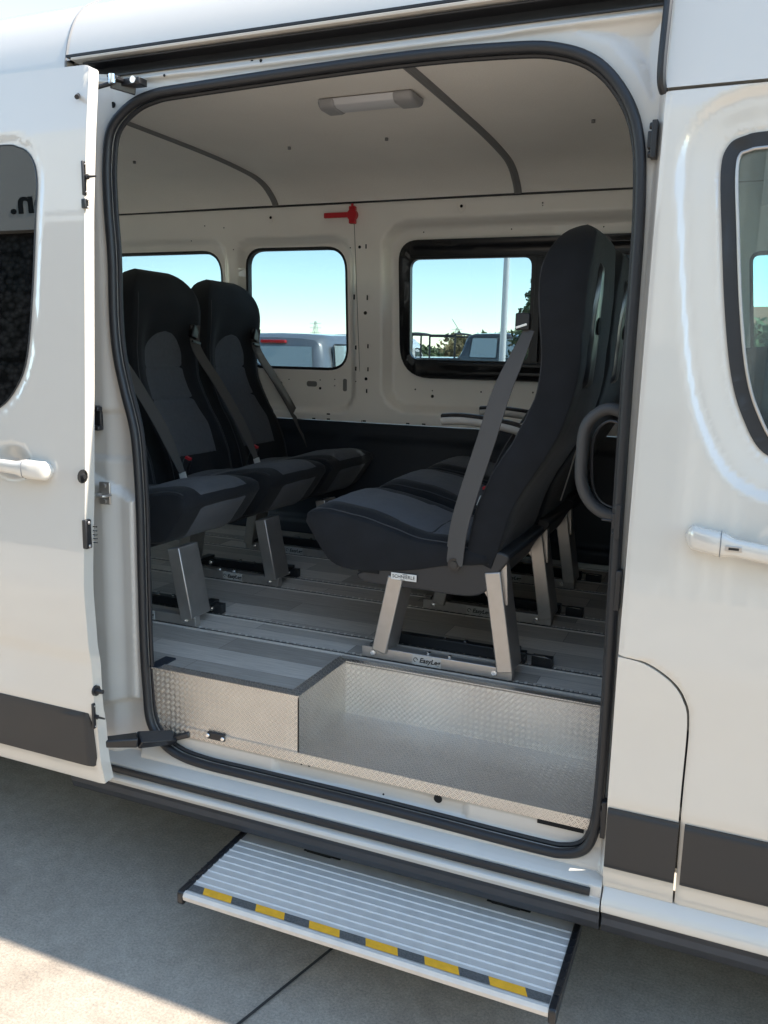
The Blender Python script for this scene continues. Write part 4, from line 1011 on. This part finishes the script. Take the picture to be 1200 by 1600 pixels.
        MB().cyl((e_.x,e_.y+n*.004,e_.z),(e_.x,e_.y+n*.009,e_.z),.011,16).build('anchor_bolt', 'steeld', bl)
        gq = P(822,509,y=.52); gl_ = Vector((XR-gq.x, n*(.713-gq.y), gq.z-ZF))
        gd = MB().box((gl_.x-.012,gl_.y-.010,gl_.z-.012),(gl_.x+.03,gl_.y+.010,gl_.z+.035)).build('belt_guide', 'plastic', bo, bevel=.004)
        MB().beam((gl_.x-.005,gl_.y+n*.006,gl_.z+.004),(gl_.x+.026,gl_.y+n*.006,gl_.z-.006),.006,.016).build('guide_plate', 'chrome', gd)
    else:
        sg = belt; top = backpt(43, sg*.72, True, .012)
        tg = MB().box((-.012,-.022,-.030),(.012,.022,.030)).build('belt_guide', 'gloss', bo, bevel=.006, bseg=3); tg.location = top; tg.rotation_euler = (R_(-sg*20), 0, 0)
        dv_ = Vector((back_u,0,0)); e_ = Vector((.262, sg*.262, .46))+dv_
        s0_ = backpt(43, sg*.72, True, .022)+dv_; s1_ = backpt(37, sg*.80, True, .022)+dv_
        lp = cat([s0_, s1_, s1_.lerp(e_, .33)+Vector((.016,0,0)), s1_.lerp(e_, .66)+Vector((.022,0,0)), e_], 6, False)
        bl = MB().ribbon(lp, [.050]*(len(lp)-5)+[.046,.040,.034,.03,.026], (1, -sg*.45, .35), .003).build('seat_belt', 'belt', r, angle=60)
        MB().beam(e_, e_+Vector((.012,0,-.035)), .03, .008, (0,1,0)).build('belt_end', 'white', bl)
        m_ = backpt(41, sg*.75, True, .024)+dv_; MB().beam(m_+Vector((0,-.03,-.035)), m_+Vector((0,.03,-.045)), .010, .008, (1,0,0)).build('belt_stop', 'gloss', bl)
    # buckle on the other side
    bs_ = -belt if not near else -n
    b0 = Vector((.205+back_u, bs_*.235, .42)); bu = MB().beam(b0, b0+Vector((.03,0,.085)), .030, .020, (0,1,0)).build('belt_buckle', 'plastic', r, bevel=.003)
    MB().beam(b0+Vector((.030,0,.085)), b0+Vector((.034,0,.094)), .024, .016, (0,1,0)).build('buckle_button', 'red', bu)
    if armrest:
        sg = armrest; y_ = sg*.262
        pts = cat([Vector(p) for p in ((.12,y_,.700),(.18,y_,.715),(.27,y_,.727),(.36,y_,.733),(.43,y_,.728))], 5, False)
        ar = MB(); ar.tube(pts, 0, 12, flat=(.044,.038), up=(0,0,1)); ao = ar.build('armrest', 'arm', r, angle=60)
        MB().tube([p+Vector((0,0,.015)) for p in pts], 0, 12, flat=(.042,.018), up=(0,0,1)).build('armrest_pad', 'gloss', ao, angle=60)
        c_ = Vector((.12,y_,.70)); MB().cyl(c_-Vector((0,.012,0)), c_+Vector((0,.012,0)), .036, 20).build('armrest_pivot', 'arm', ao)
    return r
def copy_tree(o, parent=None):
    c = o.copy(); C.objects.link(c)
    if parent: c.parent = parent
    for ch in [x for x in allc if x.parent == o]: copy_tree(ch, c)
    return c
YS = [.713, 1.290, 1.825]
GRP = 'passenger seats in two facing rows'
f1 = make_seat(1, near=True, label='rearward facing passenger seat nearest the open door, belt across its side', group=GRP)
f1.location = (XR, YS[0], ZF); f1.rotation_euler = (0,0,math.pi)
f2 = make_seat(1, belt=1, armrest=1, label='middle passenger seat of the rearward facing row, behind the nearest one, with grey armrest', group=GRP)
f2.location = (XR-.004, YS[1], ZF); f2.rotation_euler = (0,0,math.pi)
allc = list(bpy.data.objects)
f3 = copy_tree(f2); f3['label'] = 'passenger seat of the rearward facing row beside the far window wall'
f3.location = (XR-.02, YS[2], ZF)
LU = .222
XL = -.904
r2 = make_seat(-1, leg_u=LU, belt=1, back_u=.05, label='forward facing black passenger seat whose whole backrest shows beside the rear door pillar', group=GRP)
r2.location = (XL, YS[1], ZF)
allc = list(bpy.data.objects)
r1 = copy_tree(r2); r1['label'] = 'forward facing seat nearest the open door, its backrest hidden behind the rear pillar'; r1.location = (XL, YS[0], ZF)
r3 = copy_tree(r2); r3['label'] = 'forward facing black seat in front of the rearmost far side windows, next to the wall'; r3.location = (XL, YS[2], ZF)
# grey armrests folded up beside the rear row
# cab seats
def cab_seat(y, label):
    r = empty('cab_seat', (1.62, y, .62)); tag(r, label, 'seat', 'front seats in the cab')
    mb_ = MB(); loft_closed(mb_, lambda i, v: backpt(i, v*1.0), lambda i, v: backpt(i, v, False), VG, range(0, 45)); b_ = mb_.build('backrest', 'fab', r, angle=75)
    mb_ = MB(); mb_.box((-.03,-.13,1.02),(.07,.13,1.22)).build('headrest', 'fab', r, bevel=.04, bseg=4)
    MB().cyl((.02,-.05,.9),(.02,-.05,1.05),.006,8).cyl((.02,.05,.9),(.02,.05,1.05),.006,8).build('headrest_post', 'chrome', r)
    mb_ = MB(); loft_closed(mb_, lambda i, v: cush(i, v), lambda i, v: cush(i, v, False), VG, range(40)); mb_.build('seat', 'fab', r, angle=75)
    MB().box((.12,-.2,0),(.6,.2,.30)).build('seat_base', 'plastic', r, bevel=.02)
    return r
cab_seat(.62, 'dark front passenger seat in the cab, near the front door window')
cab_seat(1.58, 'dark driver seat in the cab, beyond the near front seat')
# emergency belt cutter / hammer on the far wall
hq = pw(553,336); hy = wallY(*hq)-.006
EH = empty('emergency_hammer', (hq[0], hy, hq[1]-.03)); tag(EH, 'small red emergency window hammer on the white wall above the far windows', 'hammer')
def hm(name, mb_, m, p): o = mb_.build(name, m, p, bevel=.003); return o
a_ = pw(509,338); b_ = pw(548,334)
dx0 = a_[0]-hq[0]; dz0 = a_[1]-hq[1]+.03
hm('handle', MB().beam((dx0,-.010,dz0),(-.005,-.010,.030),.024,.014,(0,1,0)), 'red', EH)
hd = hm('holder', MB().box((-.016,-.020,-.012),(.016,.004,.068)).cyl((0,-.024,.028),(0,.004,.028),.026,20), 'red', EH)
hm('hammer_tip', MB().cyl((0,-.014,.060),(0,-.014,.080),.007,10), 'red', EH)
#=====================================================================  OUTSIDE: vehicles
def car(name, label, kind, loc, rz, paint, L=4.4, W=1.8, H=1.85, style='mpv', glassm='carglass', group=None):
    r = empty(name, loc, rz); tag(r, label, kind, group)
    hwid = W/2
    # side outline stations: x, roofline z (None = bonnet/deck height)
    if style == 'mpv': top = [(0,.75),(.03,1.05),(.10,1.15),(.24,H-.10),(.45,H-.02),(1.4,H),(2.5,H-.03),(3.0,H-.18),(3.55,1.18),(3.7,1.12),(4.2,.98),(4.38,.78),(4.4,.5)]
    elif style == 'pickup': top = [(0,.80),(.02,1.08),(1.50,1.10),(1.62,1.12),(1.80,H-.08),(2.0,H-.02),(2.9,H),(3.35,H-.10),(3.95,1.18),(4.1,1.12),(4.95,1.0),(5.1,.8),(5.12,.5)]; L = 5.12
    else: top = [(0,.75),(.03,1.3),(.06,H-.10),(.15,H-.02),(1.4,H),(3.9,H-.03),(4.3,H-.12),(4.9,1.35),(5.1,1.25),(5.45,1.05),(5.55,.8),(5.6,.5)]; L = 5.6
    belt = 1.02 if style != 'box' else 1.15
    st = 64; mb_ = MB(); ringn = 0; rows = []
    for i in range(st+1):
        x = L*i/st; zt_ = lerpf(top, x); hw_ = hwid*(1-.14*(abs(x/L-.5)*2)**6)
        zb_ = .24; ks = []
        dz = max(.0, zt_-belt); tum = .13*min(1, dz/.6) if style != 'box' else .06*min(1, dz/.6)
        if dz > .04: prf = [(hw_*.9,zb_),(hw_*.99,.42),(hw_,.7),(hw_*.985,belt),(hw_-tum*.55,belt+dz*.55),(hw_-tum-.02,zt_-.10*min(1,dz*3)),(hw_-tum-.10,zt_-.02),(hw_*.45,zt_+.004),(0,zt_+.012)]
        else: prf = [(hw_*.9,zb_),(hw_*.99,.40),(hw_,min(.66,zt_-.10)),(hw_*.99,zt_-.07),(hw_*.97,zt_-.045),(hw_*.93,zt_-.02),(hw_*.85,zt_-.008),(hw_*.45,zt_),(0,zt_+.006)]
        rr_ = [Vector((x, a_, b_)) for a_, b_ in prf]+[Vector((x, -a_, b_)) for a_, b_ in reversed(prf[:-1])]
        rows.append(rr_)
    n_ = len(rows[0])
    for rr_ in rows: mb_.v += rr_
    for i in range(st):
        for k_ in range(n_): mb_.f.append([i*n_+k_, i*n_+(k_+1)%n_, (i+1)*n_+(k_+1)%n_, (i+1)*n_+k_]); mb_.mi.append(0)
    mb_.f += [list(range(n_)), [st*n_+k_ for k_ in range(n_)]]; mb_.mi += [0,0]
    body = mb_.build('body', paint, r, angle=40)
    def sidewin(x0_, x1_, z0_, z1_, s0_=0, s1_=0):
        for s_ in (-1, 1):
            pts = rpoly([(x0_,z0_),(x1_,z0_),(x1_-s1_,z1_),(x0_+s0_,z1_)], .06, 4); vs_ = []
            for p in pts:
                dz = max(.01, lerpf(top, p[0])-belt); tum = .13 if style != 'box' else .06; f__ = (p[1]-belt)/max(.2, dz)
                yy = hwid*.985-(hwid*.015)*0-tum*f__*.95+.012; vs_.append(Vector((p[0], s_*yy, p[1])))
            k_ = len(vs_); o = MB().add(vs_+[v_-Vector((0,s_*.02,0)) for v_ in vs_], [tuple(range(k_)), tuple(reversed(range(k_,2*k_)))]+[(i,(i+1)%k_,k_+(i+1)%k_,k_+i) for i in range(k_)]).build('side_window', glassm, r, smooth=False)
            MB().tube(vs_, .012, 6, True).build('window_frame', 'plastic', o)
    if style == 'mpv':
        sidewin(.42,1.28,belt+.06,H-.16,.10,0); sidewin(1.36,2.35,belt+.06,H-.15); sidewin(2.43,3.35,belt+.06,H-.18,0,.45)
        for (xa, za, xb, zb__) in ((.12,belt+.14,.235,H-.20),):
            pts = [(-.68,0),(.68,0),(.60,1),(-.60,1)]; o = MB().add([(xa+(xb-xa)*b_-.035, a_*hwid/.9, za+(zb__-za)*b_) for a_, b_ in pts], [(0,1,2,3)]).each('rear_window', glassm, r, smooth=False)
        MB().box((.20,-.20,H-.155),(.30,.20,H-.110)).build('brake_light', 'redlamp', r, bevel=.01)
        for s_ in (-1,1): MB().box((-.02,s_*.80-.07,.85),(.12,s_*.80+.07,1.25)).build('tail_light', 'redlamp', r, bevel=.02)
        for s_ in (-1,1): MB().box((4.15,s_*.68-.16,.68),(4.37,s_*.68+.16,.88)).build('headlight', 'carglass2', r, bevel=.04)
    if style == 'pickup':
        sidewin(1.92,2.72,belt+.08,H-.14,.06,0); sidewin(2.82,3.62,belt+.08,H-.15,0,.42)
        MB().add([(1.60,-.66,1.20),(1.60,.66,1.20),(1.735,.60,H-.16),(1.735,-.60,H-.16)], [(0,1,2,3)]).each('rear_window', glassm, r, smooth=False)
        for s_ in (-1,1): MB().box((-.02,s_*.82-.06,.75),(.08,s_*.82+.06,1.02)).build('tail_light', 'redlamp', r, bevel=.02)
        for s_ in (-1,1): MB().box((4.85,s_*.70-.18,.68),(5.08,s_*.70+.14,.86)).build('headlight', 'carglass2', r, bevel=.04)
        mb_ = MB()
        for xx in (1.45,.12):
            mb_.tube(cat([(xx,-.78,1.08),(xx,-.76,H-.14),(xx,-.66,H-.04),(xx,.66,H-.04),(xx,.76,H-.14),(xx,.78,1.08)], 6, False), .030, 10)
        for yy in (-.72,.72): mb_.tube([(.12,yy,H-.09),(1.45,yy,H-.09)], .026, 10)
        for yy in (.0,): mb_.tube([(.12,yy,1.1),(.12,yy,H-.05)], .03, 8)
        mb_.build('roll_bar', 'plastic', r)
        MB().tube([(1.55,-.5,H-.05),(1.25,-.5,H+.38)], .008, 6).build('antenna', 'plastic', r)
    if style == 'box':
        sidewin(3.55,4.55,belt+.10,H-.35,0,.40)
        for s_ in (-1,1): MB().box((-.02,s_*.86-.05,.9),(.05,s_*.86+.05,1.35)).build('tail_light', 'redlamp', r, bevel=.02)
    if style != 'pickup' or True:
        xa = {'mpv':(3.10,3.55),'pickup':(3.42,3.92),'box':(4.40,4.86)}[style]; zt0 = lerpf(top, xa[0]); zt1 = lerpf(top, xa[1])
        MB().add([(xa[0],-.66,zt0+.005),(xa[0],.66,zt0+.005),(xa[1]+.03,.74,zt1+.035),(xa[1]+.03,-.74,zt1+.035)], [(0,1,2,3)]).build('windscreen', glassm, r, smooth=False)
    for xx in (.85, L-.95):
        for s_ in (-1, 1):
            wo = MB().cyl((xx,s_*(hwid-.20),.33),(xx,s_*(hwid+.005),.33),.33,28).build('wheel', 'tyre', r, bevel=.02)
            MB().cyl((xx,s_*(hwid-.02),.33),(xx,s_*(hwid+.015),.33),.20,20).build('rim', 'silver', wo)
    for s_ in (-1, 1):
        xm = {'mpv':3.15,'pickup':3.45,'box':4.5}[style]; MB().box((xm-.08,s_*(hwid+.02)-.08,belt+.02),(xm+.04,s_*(hwid+.02)+.08,belt+.18)).build('wing_mirror', 'plastic', r, bevel=.03)
    return r
def ongroundx(px, y): q = P(px, 560, y=y); return q.x
V = 'vehicles parked beyond the van'
qx = P(432,530,y=9.0)
car('parked_car', 'silver people carrier parked tail towards the van, red brake lamp under its roof edge', 'car', (qx.x, 8.7, .0), R_(93), 'silver', H=1.93, W=1.86, glassm='carglass2', group=V)
q = P(905,560,y=7.6); 
car('pickup_truck', 'dark pickup truck with black roll bar over its bed, seen from the side', 'pickup', (P(722,560,y=21.5).x-1.72, 22.4, .5), R_(0), 'blackcar', H=1.80, W=1.84, style='pickup', glassm='carglass2', group=V)
car('parked_van', 'plain white panel van parked behind the silver people carrier', 'van', (P(560,540,y=21).x, 20.5, .2), R_(96), 'whitecar', H=2.0, W=2.0, style='box', group=V)
q = P(1172,560,y=6.5); car('parked_car', 'white car seen through the front door window, parked beyond the cab', 'car', (q.x-1.2, 6.6, 0), R_(0), 'whitecar', H=1.74, W=1.8, glassm='carglass2', group=V)
car('parked_car', 'dark blue car parked far off to the right of the pickup truck', 'car', (P(1000,540,y=30).x, 30, .5), R_(8), 'bluecar', H=1.6, W=1.8, group=V)
car('parked_car', 'grey people carrier standing outside the rearmost far window', 'car', (P(300,540,y=12).x, 12.5, 0), R_(88), 'silver', H=1.80, W=1.8, group=V)
#=====================================================================  TREES
def tree(name, label, loc, h, rad, leaf, n=1500, conifer=False, group=None, seed=1, ls=.16):
    rnd = random.Random(seed); r = empty(name, loc); tag(r, label, 'tree', group)
    mb_ = MB(); mb_.cyl((0,0,-.05),(0,0,h*.55), .035*h, 10, r2=.018*h)
    cl = []
    if conifer:
        for i in range(26):
            t_ = i/26; z = h*(.12+.86*t_)
            for k_ in range(7):
                a_ = rnd.uniform(0, 6.28); ra = rad*(1-t_)*rnd.uniform(.55,1)+.05; e = Vector((ra*math.cos(a_), ra*math.sin(a_), z-.10*ra)); mb_.cyl((0,0,z),e,.018*(1-t_)+.006,5,r2=.003); cl.append((e*1., .28*rad*(1.05-t_)+.06)); cl.append((Vector((e.x*.55,e.y*.55,z)), .25*rad*(1.05-t_)+.05))
        mb_.cyl((0,0,h*.5),(0,0,h*.99),.018*h,8,r2=.004)
    else:
        for i in range(16):
            a_ = rnd.uniform(0, 6.28); e = Vector((math.cos(a_), math.sin(a_), 0))*rad*rnd.uniform(.3,.85)+Vector((0,0,h*rnd.uniform(.42,.92))); s_ = Vector((0,0,h*rnd.uniform(.3,.5)))
            mb_.cyl(s_, e, .012*h, 6, r2=.003*h); cl.append((e, rad*rnd.uniform(.25,.45)))
        for i in range(14):
            a_ = rnd.uniform(0, 6.28); cl.append((Vector((math.cos(a_)*rad*.5*rnd.random(), math.sin(a_)*rad*.5*rnd.random(), h*rnd.uniform(.5,.95))), rad*rnd.uniform(.25,.4)))
    mb_.build('trunk', 'bark', r)
    lb = MB()
    for i in range(n):
        c_, cr_ = rnd.choice(cl); d_ = Vector((rnd.gauss(0,1), rnd.gauss(0,1), rnd.gauss(0,1))).normalized()*cr_*rnd.random()**.4; d_.z *= .7
        p = c_+d_; a_ = Vector((rnd.gauss(0,1), rnd.gauss(0,1), rnd.gauss(0,1))).normalized(); b_ = a_.orthogonal().normalized(); s_ = ls*rnd.uniform(.5,1.2)
        lb.add([p-a_*s_, p-b_*s_*.5, p+a_*s_, p+b_*s_*.5], [(0,1,2,3)])
    lb.build('crown', leaf, r, smooth=False, fix=False)
    return r
TG = 'trees beyond the parking area'
def T(px, y, top_py, rad, leaf, label, seed, con=False, n=1500, ls=.16):
    q = P(px, top_py+(0 if con else rad*10), y=y); tree('conifer_tree' if con else 'broadleaf_tree', label, (q.x, y, 0), q.z, rad, leaf, n, con, TG, seed, ls)
T(843, 14, 425, .85, 'leaf', 'tall dark conifer at the right edge of the sliding side window', 3, True, 7000, .065)
T(745, 42, 512, 2.2, 'leaf2', 'yellowing round tree beyond the pickup truck, leftmost of the group', 4, n=5000, ls=.17)
T(772, 44, 508, 1.8, 'leaf', 'light green tree between the yellowing tree and the conifer', 5, n=5000, ls=.17)
T(795, 40, 514, 1.9, 'leaf', 'low green tree close to the left of the conifer', 6, n=5000, ls=.17)
T(812, 34, 505, 1.6, 'leaf', 'narrow green tree directly left of the conifer trunk', 10, n=4000, ls=.15)
T(530, 46, 513, 2.5, 'leaf', 'small green tree far behind the silver people carrier', 7, n=4000, ls=.2)
T(640, 50, 516, 2.8, 'leaf', 'green tree visible just left of the pickup roll bar', 8, n=4000, ls=.2)
T(1172, 30, 478, 2.2, 'leaf', 'green tree beside the tiled house, seen through the front door window', 9, n=3500, ls=.18)
hd_ = P(1196,482,y=34); HS = empty('house', (hd_.x, 34, 0)); tag(HS, 'pale house with brown tiled roof seen through the front door window', 'house')
MB().box((-5,0,0),(7,8,hd_.z-1.2)).build('wall', 'render', HS)
MB().prof([(-.6,hd_.z-1.3),(4,hd_.z+.3),(8.6,hd_.z-1.3)], -5.6, 7.6).build('roof', 'tile', HS, smooth=False)
mb = MB()
for i in range(3): mb.box((-3.5+i*3.4,-.04,1.1),(-2.4+i*3.4,.05,2.4))
mb.build('window', 'carglass', HS)
# hedge line far away, pylons, lamp post
hb = MB(); rnd = random.Random(5)
for i in range(5200):
    x = rnd.uniform(-110, 60); hgt = 1.25+.5*noise.noise(Vector((x*.09,0,0)))+.3*noise.noise(Vector((x*.6,3,0))); p = Vector((x, 62+rnd.uniform(-1,1), max(.1, .8+hgt*rnd.random()**.5)))
    a_ = Vector((rnd.gauss(0,1), rnd.gauss(0,1), rnd.gauss(0,1))).normalized(); b_ = a_.orthogonal().normalized(); s_ = rnd.uniform(.2,.5); hb.add([p-a_*s_, p-b_*s_*.6, p+a_*s_, p+b_*s_*.6], [(0,1,2,3)])
o = hb.build('distant_hedge', 'leaf', smooth=False, fix=False); tag(o, 'low far-off line of hedge and trees along the horizon', 'hedge', kind='stuff')
def pylon(px, y, tpy, label):
    q = P(px, tpy, y=y); H_ = q.z; r = MB()
    for s1, s2 in ((-1,-1),(1,-1),(1,1),(-1,1)): r.cyl((s1*.9,s2*.9,0),(s1*.12,s2*.12,H_),.05,6,r2=.03)
    for i in range(9):
        z = H_*i/9; w_ = .9-.78*i/9; w2_ = .9-.78*(i+1)/9; r.cyl((-w_,-w_,z),(w2_,-w2_,H_*(i+1)/9),.02,4).cyl((w_,-w_,z),(-w2_,-w2_,H_*(i+1)/9),.02,4)
    for zz in (.72,.84,.95): r.cyl((-H_*.16,0,H_*zz),(H_*.16,0,H_*zz),.03,5)
    o = r.build('power_pylon', 'wood'); o.location = (q.x, y, 0); tag(o, label, 'pylon', 'power pylons on the horizon')
pylon(493, 130, 502, 'distant power pylon above the silver people carrier'); pylon(714, 150, 512, 'distant power pylon above the pickup truck cab')
q = P(797,300,y=11.5); lp_ = MB().cyl((0,0,0),(0,0,7),.055,12,r2=.04).box((-.5,-.06,6.95),(.1,.06,7.03)).build('lamp_post', 'white'); lp_.location = (q.x, 11.5, 0); tag(lp_, 'slim pale lamp post seen in the right part of the sliding window', 'lamp post')
#=====================================================================  BUILDING BEHIND THE PHOTOGRAPHER
BY = -8.0
def refl(px, py, yp=-.10):          # where the mirror ray of a pixel on the sliding door meets the facade
    r = ray(px, py); k_ = (yp-CAM.y)/r.y; h = CAM+r*k_; k2 = (yp-BY)/r.y; return Vector((h.x+r.x*k2, BY, h.z+r.z*k2))
zs = refl(20,335).z+.84; xn = refl(30,292)+Vector((0,0,.84))
BL = empty('showroom_building', (-2, BY, 0)); tag(BL, 'long building behind the photographer, dark stone plinth and pale ribbed sheet front', 'building')
bx = lambda a_, b_, o_=(2,-BY,0): None
mb = MB(); mb.box((-14,-8,0),(0.5,0,zs)); mb.build('stone_wall', 'stone', BL, smooth=False)
mb = MB(); mb.box((-14,-.0,zs*.565),(0.5,.012,zs*.565+.05)); mb.build('stone_joint', 'hole', BL, smooth=False)
mb = MB(); mb.box((-14,-8,zs),(0.5,.15,zs+2.3)).build('sign_band', 'white', BL, smooth=False)
mb = MB(); mb.box((.5,-8,0),(14,-.05,zs+1.7))
x = .5
while x < 14: mb.box((x,-.06,0),(x+.10,0.0,zs+1.7)); x += .25
mb.build('ribbed_wall', 'facade', BL, smooth=False)
mb = MB()
for i in range(5): mb.box((1.2+i*2.5,-.03,.25),(2.9+i*2.5,.03,2.7))  # unseen dark panes, added so the van's paint has something to reflect
mb.each('window', 'carglass', BL)
text('sign_lettering', 'vision.', .48, (xn.x+2+.48, .156, xn.z+.02), [[a_*1.4 if k_ == 0 else a_ for k_, a_ in enumerate(r_)] for r_ in frame3((-1,0,0),(0,0,1))], 'ink', BL, .003, .15, .012, 'CENTER')
